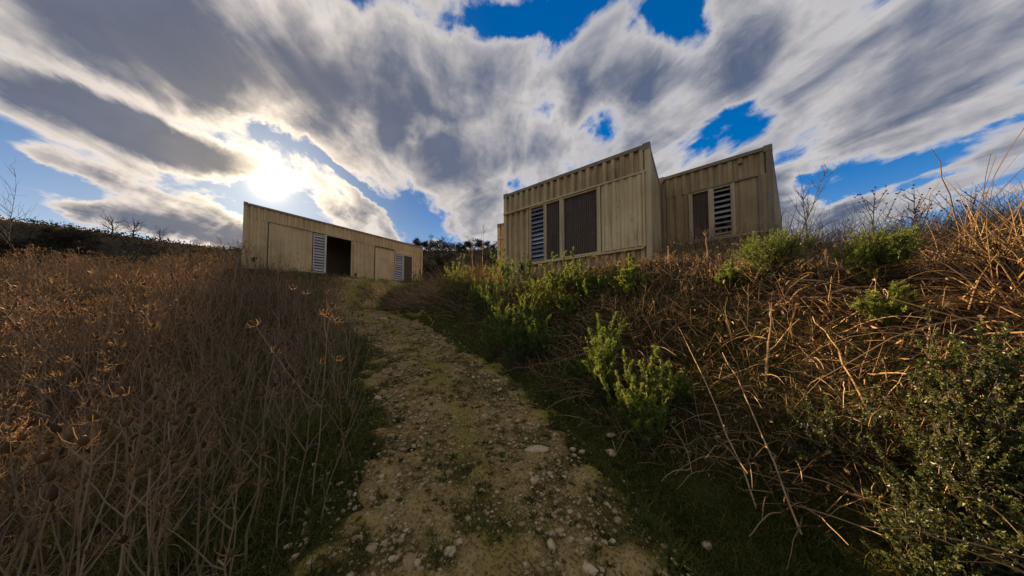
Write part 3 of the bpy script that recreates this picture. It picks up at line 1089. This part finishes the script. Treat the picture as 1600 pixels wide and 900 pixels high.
def floor_at(px, py):
    """ground point seen in a given direction from eye height (bisection along the sight line)"""
    a_ = R(2.5)
    rr, uu, ww = px - 800, 450 - py + 27.8, 440
    d_ = np.array([rr, ww * math.cos(a_) - uu * math.sin(a_), ww * math.sin(a_) + uu * math.cos(a_)]) / 440
    t = np.arange(.5, 40, .01)
    P = np.array([0, 0, 1.6]) + t[:, None] * d_
    below = np.nonzero(P[:, 2] < ground(P[:, 0], P[:, 1]))[0]
    i = below[0] if len(below) else -1
    return P[i]


for (px_, py__, dims, rz, tn, lab) in [
    (838, 708, (.105, .045, .040), .05, .95, 'long pale flat-topped rock lying across the middle of the track'),
    (835, 757, (.040, .034, .032), .4, .95, 'pale rounded rock just in front of the long flat-topped one'),
    (861, 858, (.026, .042, .030), .1, .98, 'small upright cream rock on the track at the bottom edge'),
    (956, 684, (.062, .040, .028), .3, .75, 'flat tan rock at the right verge below the green shrubs'),
    (955, 713, (.058, .045, .035), -.7, .70, 'brownish tilted rock on the right verge, nearer of two'),
    (908, 745, (.030, .050, .022), .5, .85, 'narrow pale rock on the right rut behind the scattered pebbles'),
    (590, 627, (.045, .055, .045), .2, .80, 'pale angular rock on the left side of the track'),
    (776, 598, (.080, .045, .030), -.2, .7, 'low tan rock by the mossy right edge of the track'),
    (703, 870, (.040, .036, .026), .9, .8, 'round tan rock in the pebble cluster at the bottom of the track'),
    (717, 855, (.028, .026, .022), .2, .85, 'small round rock beside the tan one in the pebble cluster'),
    (690, 815, (.032, .026, .020), 1.3, .8, 'oblong pale rock at the top of the pebble cluster'),
    (1105, 858, (.040, .030, .022), .3, .75, 'tan rock on the bottom right edge of the track'),
    (957, 868, (.036, .026, .020), -.4, .7, 'flat brown rock near the bottom, right of the cream one'),
    (600, 500, (.16, .07, .045), .3, .9, 'broad pale rock slab at the far bend of the track'),
]:
    p_ = floor_at(px_, py__)
    big_stone(lab, float(p_[0]), float(p_[1]), dims, rz, int(px_ + py__), tn)

# ------------------------------------------------------------------ dead brush on the right bank
def bank_points(n, r, umin=1.55, umax=11, ymin=.8, ymax=15, ypow=1.25):
    out = []
    while len(out) < n:
        y = ymin + (ymax - ymin) * r.random(n) ** ypow
        u = umin + (umax - umin) * r.random(n) ** 1.1
        x = pathx(y) + u
        ok = in_view(x, y, 1.1) & ~in_building(x, y, .12) & (np.hypot(x, y) > 2.1) & (u > 1.5 + .75 * (1 - sstep(1.4, 3.2, y)))
        # keep clear of the walls' view except low growth
        out += list(np.stack([x, y, u], -1)[ok])
    return np.array(out[:n])


def height_cap(x, y, top):
    """shorter growth right in front of the two units on the bank"""
    s = (x + .238) * .775 + (y - 7.915) * -.632
    d = (x + .238) * .632 + (y - 7.915) * .775
    front = (s > -.6) & (s < 6.6) & (d < .3) & (d > -3.5)
    return np.where(front, top * np.where(d > -1.7, .24, .42), top)


r = np.random.default_rng(31)
n = 30000
bp = bank_points(n, r)
x, y, u = bp.T
base = on_ground(x, y, -.02)
ln = height_cap(x, y, r.uniform(.30, 1.15, n))
# thrown about, mostly toppling down the bank toward the track
dr = np.stack([r.normal(size=n) * .8 - .35, r.normal(size=n) * .7 - .15, r.uniform(.25, 1.6, n)], -1)
mb = MB()
pth = arcs(base, dr, ln, 6, r.uniform(.0, .45, n), r, .007)
gzz = ground(pth[:, :, 0], pth[:, :, 1])
pth[:, :, 2] = np.maximum(pth[:, :, 2], gzz + .01)
add_stems(mb, pth, r.uniform(.0022, .0062, n) * (1 + .05 * y), np.full(n, .0014), 3, r.random(n) ** 2.2)
# long bright arching canes lying over each other
n = 2000
bp = bank_points(n, r, 1.7, 8, 1.2, 10, 1.1)
x, y, u = bp.T
dr = np.stack([r.normal(size=n) * .75 - .5, r.normal(size=n) * .6 - .35, r.uniform(.3, 1.6, n)], -1)
pth = arcs(on_ground(x, y, -.02), dr, height_cap(x, y, r.uniform(.6, 1.7, n)), 8, r.uniform(.15, .75, n), r, .005)
pth[:, :, 2] = np.maximum(pth[:, :, 2], ground(pth[:, :, 0], pth[:, :, 1]) + .015)
add_stems(mb, pth, r.uniform(.0035, .0075, n), np.full(n, .002), 4, .2 + .65 * r.random(n))
# fine litter
n = 45000
bp = bank_points(n, r, 1.5, 12)
x, y, u = bp.T
base = on_ground(x, y, -.01)
dr = np.stack([r.normal(size=n), r.normal(size=n), r.uniform(.1, 1.5, n)], -1)
ln = height_cap(x, y, r.uniform(.15, .6, n))
add_blades(mb, arcs(base, dr, ln, 5, r.uniform(.1, .9, n), r, .04), r.uniform(.003, .008, n), r.random(n), r)
# thin upright stems along the top of the bank
n = 8500
bp = bank_points(n, r, 2.6, 12, 3.5, 9.0, 1.0)
x, y, u = bp.T
ln = height_cap(x, y, r.uniform(.3, .8, n) * (1 + .5 * sstep(.9, 1.3, x / y) * r.random(n)))
dr = np.stack([r.normal(size=n) * .25, r.normal(size=n) * .25, np.ones(n)], -1)
pth = arcs(on_ground(x, y, -.02), dr, ln, 6, r.uniform(0, .2, n), r, .009)
add_stems(mb, pth, r.uniform(.0020, .0042, n), np.full(n, .0012), 3, r.random(n))
wi = r.integers(0, n, n * 3)
ki = r.integers(2, 6, n * 3)
add_stems(mb, arcs(pth[wi, ki], np.stack([r.normal(size=n * 3) * .6, r.normal(size=n * 3) * .6, np.ones(n * 3)], -1), ln[wi] * r.uniform(.12, .4, n * 3), 4, np.full(n * 3, -.1), r, .04),
          np.full(n * 3, .0020), np.full(n * 3, .0010), 3, r.random(n * 3))
# curled dead leaves caught in the tangle
n = 5000
bp = bank_points(n, r, 1.7, 10)
b = on_ground(bp[:, 0], bp[:, 1], 0)
b[:, 2] += r.uniform(.02, .35, n)
V, F = leaves(b, r.normal(size=(n, 3)), r.uniform(.025, .07, n), r.uniform(.012, .03, n), r)
mb.add(V, F, rep(r.random(n), 4))
mb.build('dead_brush', M['brush'], kind='stuff', label='tangle of dead brown stalks and litter covering the bank right of the track', category='dead brush')
# rank dry growth farther off: right hill, around the long unit, middle distance
mb = MB()
n = 90000
y = 4.5 + 50 * r.random(n) ** 1.9
x = pathx(y) + np.where(r.random(n) < .72, 4 + 80 * r.random(n) ** 1.5, r.uniform(-60, -2, n))
ok = in_view(x, y, 1.05) & ~in_building(x, y, .15) & ~((x - pathx(y) < 0) & (y < 12.5))
x, y = x[ok], y[ok]
n = len(x)
dr = np.stack([r.normal(size=n) * .5, r.normal(size=n) * .5, np.ones(n)], -1)
add_blades(mb, arcs(on_ground(x, y, -.03), dr, height_cap(x, y, r.uniform(.2, .75, n)), 4, r.uniform(.1, .6, n), r, .05), r.uniform(.006, .014, n) * (.6 + y * .05), r.random(n) * np.where(x < pathx(y), .12, .8), r)
mb.build('rank_grass', M['drygrass'], kind='stuff', label='rank dry grass on the open slopes behind the container buildings', category='dry grass')


# ------------------------------------------------------------------ tall dry stalks standing on the bank
def stalk(label, x, y, h, lean, seed, nbr=8, heads=False, group=None, thick=1.0, mat='brush'):
    r_ = np.random.default_rng(seed)
    K = 9
    main = arcs(np.zeros((1, 3)), np.array([[lean[0], lean[1], 1.0]]), np.array([h]), K, np.array([.03]), r_, .005)
    mb = MB()
    tn = np.array([r_.uniform(.35, .95)])
    add_stems(mb, main, np.array([.0058 * thick]), np.array([.0016]), 5, tn)
    tips, mb2 = [], MB()
    for q in range(nbr):
        f = r_.uniform(.38, .97)
        k_ = min(int(f * (K - 1)), K - 2)
        b = main[0, k_] + (main[0, k_ + 1] - main[0, k_]) * (f * (K - 1) - k_)
        az = r_.uniform(0, 6.28)
        dr = np.array([[math.cos(az) * .7 + lean[0], math.sin(az) * .7 + lean[1], .9]])
        pth = arcs(b[None], dr, np.array([h * (1.12 - f) * r_.uniform(.25, .6)]), 5, np.array([-.15]), r_, .03)
        add_stems(mb2, pth, np.array([.0026 * thick]), np.array([.0011]), 3, tn)
        tips.append(pth[0, -1])
        if r_.random() < .6:
            p2 = arcs(pth[:, 2], dr + r_.normal(size=(1, 3)) * .6, np.array([h * .10]), 4, np.array([-.1]), r_, .04)
            add_stems(mb2, p2, np.array([.0018 * thick]), np.array([.0010]), 3, tn)
            tips.append(p2[0, -1])
    z = float(ground(np.array([x]), np.array([y]))[0])
    o = mb.build('dry_stalk', M[mat], None, (x, y, z - .03), label=label, category='stalk')
    if group:
        o['group'] = group
    if nbr:
        mb2.build('twigs', M[mat], o, kind='stuff')
    if heads:
        mh = MB()
        for t_ in tips + [main[0, -1]]:
            V, F = stone_shape(r_, I1, (.013, .013, .011), .1)
            mh.add(V + t_, F, r_.uniform(0, .3))
        mh.build('seed_pods', M['bark'], o, kind='stuff')
    return o


def bank_spot(px, D):
    """foot point on the bank at depth D in the given direction"""
    return (px - 800) / 440 * D, D


for (px_, D_, top, lean, nb, hd, lab) in [
    (1232, 4.6, 236, (.42, 0), 16, 0, 'tallest dry stalk leaning right against the sky beside the brown building'),
    (1440, 4.2, 278, (.0, 0), 14, 1, 'upright dark flower stalk with seed pods against the sky on the right slope'),
    (1362, 4.3, 280, (.10, 0), 14, 1, 'slim dry stalk with few pods left of the dark podded stalk'),
    (1510, 4.4, 290, (.22, 0), 14, 1, 'branching dry stalk near the right edge of the picture against the sky'),
    (1270, 4.4, 268, (.05, .1), 12, 0, 'thin dry stalk standing just right of the tallest leaning one'),
    (1400, 4.0, 310, (.32, 0), 12, 1, 'forked dry stalk leaning right behind the podded ones'),
    (1176, 3.9, 330, (.06, 0), 3, 0, 'bare straw-coloured stalk in front of the brown building'),
    (1108, 4.2, 352, (-.04, 0), 2, 0, 'straight pale stalk below the small louvred window'),
    (1192, 2.6, 462, (.10, 0), 2, 0, 'straight pale stalk rising from the brush in the middle of the bank'),
    (1045, 4.4, 388, (.05, 0), 3, 0, 'short dry stalk in front of the gap between the two bank buildings'),
    (752, 8.2, 338, (.03, 0), 4, 0, 'thin dry stalk left of the sliver of building'),
    (740, 8.6, 352, (-.05, 0), 4, 0, 'thinner dry stalk farther left of the sliver of building'),
]:
    x_, y_ = bank_spot(px_, D_)
    g_ = float(ground(np.array([x_]), np.array([y_]))[0])
    h_ = (1.6 + (497 - top) / 440 * D_) - g_
    stalk(lab, x_, y_, max(h_, .3), lean, int(px_), nb, bool(hd), thick=2.5)
r = np.random.default_rng(77)
for i in range(90):
    q_ = bank_points(1, r, 2.4, 8.5, 2.7, 7.5, 1)[0]
    hh = float(height_cap(q_[0], q_[1], r.uniform(.55, 1.35)))
    pods, nb_ = r.random() < .25, int(r.integers(0, 9))
    where = 'on the right slope' if q_[0] / q_[1] > 1.2 else 'below the brown container building' if q_[0] / q_[1] > .45 else 'below the tall container building'
    what = 'thin dry stalk with dark seed pods' if pods else 'bare dry stalk without side twigs' if nb_ == 0 else 'thin dry branching stalk'
    stalk(what + ' in the brush ' + where, float(q_[0]), float(q_[1]), hh,
          (r.normal() * .28, r.normal() * .25), 1000 + i, nb_, pods, 'dry stalks ' + where, thick=r.uniform(.9, 1.5))
# long fallen canes across the bank
for i, (x0, y0, x1, y1, hgt, lab) in enumerate([
    (1660, 905, 1430, 720, .0, 'long pale cane slanting up right at the foot of the dark shrub'),
    (1255, 850, 1130, 610, .1, 'long pale fallen cane slanting down the bank to the verge'),
    (1180, 800, 1060, 560, .1, 'second fallen cane beside the long pale one on the bank'),
    (1360, 660, 1270, 560, .25, 'short fallen cane crossing the middle of the tangle'),
]):
    a_, b_ = floor_at(x0 if x0 < 1600 else 1440, y0 if x0 < 1600 else 890), floor_at(x1 if i else 1540, y1)
    r_ = np.random.default_rng(400 + i)
    t = np.linspace(0, 1, 9)[:, None]
    p_ = a_ + (b_ - a_) * t + np.array([0, 0, 1]) * (.05 + .30 * t + .1 * np.sin(t * 3)) + r_.normal(size=(9, 3)) * .008
    mb = MB()
    add_stems(mb, (p_ - p_[0])[None], np.array([.0065]), np.array([.003]), 5, np.array([.95]))
    mb.build('fallen_cane', M['brush'], None, tuple(p_[0]), label=lab, category='cane')


# ------------------------------------------------------------------ green shrubs
def shrub(label, x, y, w, h, seed, kind='upright', mat='leaf', nst=26, nleaf=120, lean=(0, 0)):
    r_ = np.random.default_rng(seed)
    z = float(ground(np.array([x]), np.array([y]))[0])
    root = bpy.data.objects.new({'upright': 'leafy_shrub', 'mastic': 'evergreen_shrub', 'juniper': 'juniper_bush'}[kind], None)
    COL.objects.link(root)
    root.location = (x, y, z - .03)
    root['label'], root['category'] = label, 'shrub'
    ms, ml = MB(), MB()
    a = r_.uniform(0, 6.28, nst)
    rr = np.sqrt(r_.random(nst)) * w * .5
    K = 8
    if kind == 'upright':
        b = np.stack([np.cos(a) * rr * .4, np.sin(a) * rr * .4, 0 * a], -1)
        dr = np.stack([np.cos(a) * rr * 1.1, np.sin(a) * rr * 1.1, np.full(nst, h)], -1) + r_.normal(size=(nst, 3)) * h * .09
        ln = h * r_.uniform(.5, 1.05, nst) * (1 - .30 * (rr / (w * .5)) ** 2)
        p = arcs(b, dr, ln, K, r_.uniform(-.05, .06, nst), r_, .018)
        f0, lsz, lw, up = .12, (.030, .055), (.0065, .011), 1.15
    elif kind == 'juniper':
        f = r_.random(nst)
        b = np.stack([0 * a, 0 * a, f * h * .75], -1)
        rad = (1 - f) * w * .55 + .05
        dr = np.stack([np.cos(a), np.sin(a), .9 + 0 * a], -1)
        ln = rad * 1.5 + .08
        p = arcs(b, dr, ln, K, r_.uniform(-.3, 0, nst), r_, .03)
        f0, lsz, lw, up = .1, (.018, .034), (.004, .007), .8
    else:
        b = np.stack([np.cos(a) * rr * .3, np.sin(a) * rr * .3, 0 * a], -1)
        el = r_.uniform(.15, 1.45, nst)
        dr = np.stack([np.cos(a) * np.cos(el) * w * .5, np.sin(a) * np.cos(el) * w * .5, np.sin(el) * h], -1)
        ln = np.linalg.norm(dr, axis=1) * r_.uniform(.78, 1.14, nst)
        p = arcs(b, dr, ln, K, r_.uniform(-.25, .1, nst), r_, .035)
        f0, lsz, lw, up = .42, (.018, .032), (.009, .015), .7
    add_stems(ms, p, np.full(nst, .005), np.full(nst, .002), 3, r_.random(nst))
    if True:
        # side sprigs
        ns = nst * (5 if kind != 'upright' else 4)
        wi = r_.integers(0, nst, ns)
        ki = r_.integers(3, K, ns)
        bb = p[wi, ki]
        tdir = unit(p[wi, ki] - p[wi, ki - 1])
        p2 = arcs(bb, tdir + r_.normal(size=(ns, 3)) * .55 + np.array([0, 0, .35]), r_.uniform(.10, .24, ns) * (1 if kind == 'mastic' else .7 if kind == 'juniper' else .35 + .3 * h), K, np.full(ns, -.1), r_, .03)
        add_stems(ms, p2, np.full(ns, .0022), np.full(ns, .001), 3, r_.random(ns))
        p = np.concatenate([p, p2])
    N = len(p)
    nl = int(N * nleaf * .80) if kind == 'upright' else int(N * nleaf * .32)
    wi = r_.integers(0, N, nl)
    f = (f0 + (1 - f0) * r_.random(nl) ** .8) * (K - 1.001)
    ki = f.astype(int)
    t_ = (f - ki)[:, None]
    pos = p[wi, ki] * (1 - t_) + p[wi, ki + 1] * t_
    td = unit(p[wi, ki + 1] - p[wi, ki])
    ld = td * up + unit(r_.normal(size=(nl, 3))) * 1.0
    taper = 1.15 - .55 * f / (K - 1)
    V, F = leaves(pos, ld, r_.uniform(*lsz, nl) * taper * r_.uniform(.6, 1.25, nl), r_.uniform(*lw, nl), r_)
    # younger, paler leaves toward the shoot tips
    young = np.clip((f / (K - 1)) ** 2 * .45 + r_.normal(size=nl) * .16 + .12, 0, 1)
    ml.add(V, F, rep(young, 4))
    ms.build('stems', M['bark'], root)
    ml.build('foliage', M[mat], root)
    return root


for i, (px_, D_, basey, topy, wpx, kind, mat, nst, nleaf, lab) in enumerate([
    (711, 8.0, 482, 416, 48, 'upright', 'leafy', 34, 110, 'round bright shrub at the bend, left of all shrubs below the tall building'),
    (775, 6.6, 540, 424, 44, 'upright', 'leaf', 26, 130, 'tall narrow shrub on the bank below the left corner of the tall building'),
    (791, 7.2, 445, 396, 22, 'upright', 'leaf', 9, 120, 'thin leafy sprig at the left corner of the tall building'),
    (820, 6.8, 440, 404, 22, 'upright', 'leaf', 9, 120, 'small leafy sprig under the louvred window of the tall building'),
    (842, 5.8, 520, 424, 74, 'upright', 'leafy', 40, 130, 'broad bright green shrub on the bank under the louvred window'),
    (806, 5.4, 572, 472, 64, 'upright', 'leaf', 40, 130, 'dense dark-based shrub at the track edge below the broad one'),
    (894, 5.6, 462, 386, 22, 'upright', 'leafy', 7, 130, 'slender leafy sprig standing before the big dark shutter'),
    (914, 5.5, 462, 420, 34, 'upright', 'leaf', 14, 120, 'low leafy clump right of the slender sprig before the tall building'),
    (870, 5.6, 462, 424, 34, 'upright', 'leaf', 14, 120, 'low leafy clump left of the slender sprig before the tall building'),
    (984, 5.0, 462, 416, 58, 'upright', 'leafy', 22, 110, 'low yellow-green clump at the right corner post of the tall building'),
    (941, 3.9, 628, 512, 60, 'upright', 'leaf', 26, 130, 'upright green shrub on the lower bank, behind the rounded pale one'),
    (1008, 3.3, 695, 576, 92, 'upright', 'leafy', 46, 120, 'rounded pale green shrub at the verge beside the two flat rocks'),
    (1208, 5.0, 440, 376, 44, 'juniper', 'leaf', 80, 120, 'green bush against the right corner of the brown building'),
    (1378, 4.4, 450, 366, 30, 'juniper', 'leaf', 60, 120, 'pointed green bush among dry stalks on the right slope'),
    (1383, 3.6, 510, 458, 46, 'upright', 'leafy', 20, 100, 'low light green bush in the brush below the pointed green one'),
    (1140, 4.9, 450, 424, 40, 'upright', 'leaf', 18, 100, 'low green clump under the small louvred window'),
    (1545, 2.25, 850, 590, 120, 'mastic', 'mastic', 80, 190, 'large dark evergreen shrub with small leaves at the right edge'),
    (1478, 1.75, 935, 820, 120, 'mastic', 'mastic', 34, 150, 'low evergreen shrub in the bottom right corner below the large one'),
    (1316, 2.6, 745, 645, 84, 'mastic', 'mastic', 18, 110, 'small sparse evergreen sprig in the brush left of the large shrub'),
    (752, 7, 500, 442, 40, 'upright', 'leaf', 24, 120, 'small green shrub between the round one at the bend and the tall narrow one'),
    (846, 5, 560, 500, 60, 'upright', 'leaf', 28, 110, 'dark green shrub on the bank just below the broad bright one'),
    (884, 5, 500, 452, 46, 'upright', 'leafy', 24, 110, 'light green shrub right of the broad bright one on the bank'),
    (770, 6, 560, 500, 40, 'upright', 'leafy', 22, 110, 'yellowish shrub at the track edge left of the dense one'),
    (930, 5, 470, 428, 40, 'upright', 'leaf', 18, 110, 'low green tuft below the plain panel of the tall building'),
    (905, 4, 600, 560, 40, 'upright', 'leaf', 18, 110, 'little green shrub at the left foot of the lower bank shrub'),
    (1055, 4, 640, 590, 44, 'upright', 'leaf', 18, 110, 'little dark shrub right of the rounded pale one at the verge'),
    (653, 14.0, 462, 424, 26, 'upright', 'leaf', 20, 90, 'small green shrub at the right end of the long building'),
]):
    x_, D_, g_ = (float(q) for q in floor_at(px_, basey))
    top = 1.6 + (497 - topy) / 440 * D_
    shrub(lab, x_, D_, wpx / 440 * D_, max(top - g_, .25) * (1.25 if kind == 'upright' else 1.0), 900 + i, kind, mat, nst, nleaf)


# ------------------------------------------------------------------ scrub on the far slopes
r = np.random.default_rng(61)
n = 60000
y = 22 + 150 * r.random(n) ** 1.3
x = r.uniform(-2.1, 0.25, n) * y
cl = np.sin(x * .21 + 2 * np.sin(y * .13)) * np.sin(y * .19 + 1.5 * np.sin(x * .11)) + .6 * np.sin(x * .63 + y * .4) * np.sin(y * .7 - x * .3)
ok = cl > r.normal(size=n) * .4 - .1
x, y = x[ok], y[ok]
n = len(x)
b = on_ground(x, y, 0)
b[:, 2] += r.random(n) ** 2 * (.4 + y * .009)
V, F = leaves(b, r.normal(size=(n, 3)) + np.array([0, 0, .6]), (.18 + y * .004) * r.uniform(.6, 1.6, n), (.12 + y * .003) * r.uniform(.6, 1.4, n), r)
mb = MB()
mb.add(V, F, rep(r.random(n), 4))
mb.build('scrub', M['far_leaf'], kind='stuff', label='dark low scrub covering the far slopes and ridge', category='scrub')

# ------------------------------------------------------------------ far trees
def tree_mesh(r_, dense=True, h=4.0):
    mt, mc = MB(), MB()
    K = 6
    main = arcs(np.zeros((1, 3)), np.array([[r_.normal() * .06, r_.normal() * .06, 1]]), np.array([h * .7]), K, np.array([0.0]), r_, .02)
    add_stems(mt, main, np.array([h * .028]), np.array([h * .008]), 6, np.array([.3]))
    nb = 16 if dense else 26
    f = r_.uniform(.28, .98, nb)
    b = main[0, np.minimum((f * (K - 1)).astype(int), K - 1)]
    a = r_.uniform(0, 6.28, nb)
    el = r_.uniform(.25, 1.1, nb)
    dr = np.stack([np.cos(a) * np.cos(el), np.sin(a) * np.cos(el), np.sin(el)], -1)
    p = arcs(b, dr, h * r_.uniform(.22, .48, nb), 5, np.full(nb, -.1), r_, .05)
    add_stems(mt, p, np.full(nb, h * .010), np.full(nb, h * .003), 4, r_.random(nb))
    wi = r_.integers(0, nb, nb * 4)
    ki = r_.integers(2, 5, nb * 4)
    p2 = arcs(p[wi, ki], unit(p[wi, ki] - p[wi, ki - 1]) + r_.normal(size=(nb * 4, 3)) * .5, h * r_.uniform(.07, .2, nb * 4), 4, np.full(nb * 4, -.1), r_, .05)
    add_stems(mt, p2, np.full(nb * 4, h * .0035), np.full(nb * 4, h * .0014), 3, r_.random(nb * 4))
    if dense:
        nl = 1500
        c = p2[r_.integers(0, nb * 4, nl), r_.integers(1, 4, nl)] + r_.normal(size=(nl, 3)) * h * .05
        V, F = leaves(c, r_.normal(size=(nl, 3)) + np.array([0, 0, .3]), h * r_.uniform(.03, .07, nl), h * r_.uniform(.02, .045, nl), r_)
        mc.add(V, F, rep(np.clip(r_.random(nl), 0, 1), 4))
        return mt.mesh('trunk', M['bark']), mc.mesh('crown', M['far_leaf'])
    return mt.mesh('trunk', M['bark']), None


r = np.random.default_rng(55)
TREES = [tree_mesh(r) for _ in range(5)]
BARE = [tree_mesh(r, False) for _ in range(3)]


def place_tree(px, D, hpx, name, label, kind, group=None, squash=1.0, dz=0.0):
    x_ = (px - 800) / 440 * D
    z_ = float(ground(np.array([x_]), np.array([float(D)]))[0])
    root = bpy.data.objects.new(name, None)
    COL.objects.link(root)
    s = hpx / 440 * D / 4.0
    root.location = (x_, D, z_ - .1 * s + dz)
    root.scale = (s * squash, s * squash, s)
    root.rotation_euler = (0, 0, r.uniform(0, 6.28))
    root['label'], root['category'] = label, 'tree'
    if group:
        root['group'] = group
    t_, c_ = (TREES[r.integers(5)] if kind else BARE[r.integers(3)])
    link('trunk' if kind else 'branches', t_, root)
    if c_:
        link('crown', c_, root)


NTH = ('first second third fourth fifth sixth seventh eighth ninth tenth eleventh twelfth thirteenth fourteenth fifteenth sixteenth seventeenth '
       'eighteenth nineteenth twentieth twenty-first twenty-second twenty-third twenty-fourth twenty-fifth').split()
for i, px_ in enumerate(np.arange(222, 372, 8.5)):
    place_tree(px_ + r.uniform(-2, 2), 160, r.uniform(9, 15), 'ridge_tree', NTH[i] + ' tree from the left in the row on the far ridge beside the long building', True, 'trees in a row on the far ridge', 1.2)
for i, px_ in enumerate((6, 20, 34, 48, 61, 75, 89, 103, 116, 130)):
    place_tree(px_ + r.uniform(-3, 3), r.uniform(72, 86), r.uniform(18, 32), 'hill_tree', NTH[i] + ' dark rounded tree from the left on the brow of the left hill', True, 'trees on the left hill', 1.5)
for i, px_ in enumerate(np.arange(600, 800, 9.0)):
    place_tree(px_ + r.uniform(-3, 3), r.uniform(120, 160), r.uniform(12, 24), 'ridge_tree', NTH[i] + ' tree from the left in the ridge wood between long and tall building', True, 'wood on the middle ridge', 1.5)
for i, px_ in enumerate(np.arange(610, 790, 20.0)):
    place_tree(px_ + r.uniform(-6, 6), r.uniform(50, 90), r.uniform(22, 34), 'slope_tree', NTH[i] + ' bushy tree from the left on the slope behind the long building', True, 'trees on the middle slope', 1.6)
for i, px_ in enumerate(np.arange(5, 360, 24.0)):
    place_tree(px_ + r.uniform(-8, 8), r.uniform(40, 75), r.uniform(14, 26), 'slope_tree', NTH[i] + ' low tree from the left on the slope beyond the teasel field', True, 'trees on the slope beyond the field', 1.7)
place_tree(690, 90, 52, 'bare_tree', 'bare leafless tree on the skyline between the long and the tall building', False)
place_tree(166, 105, 40, 'bare_tree', 'bare leafless tree on the skyline, leftmost of three above the field', False)
place_tree(203, 110, 36, 'bare_tree', 'bare leafless tree on the skyline, middle of three above the field', False)
place_tree(243, 115, 28, 'bare_tree', 'bare leafless tree on the skyline, nearest of three to the long building', False)
place_tree(28, 30, 46, 'leafy_tree', 'green bushy tree at the left edge beyond the field', True, None, 1.5)
stalk('tall dark bare stem with side twigs against the sky at the left edge', (9 - 800) / 440 * 9.0, 9.0, 4.1, (.0, 0), 5, 26, False, thick=2.4, mat='bark')
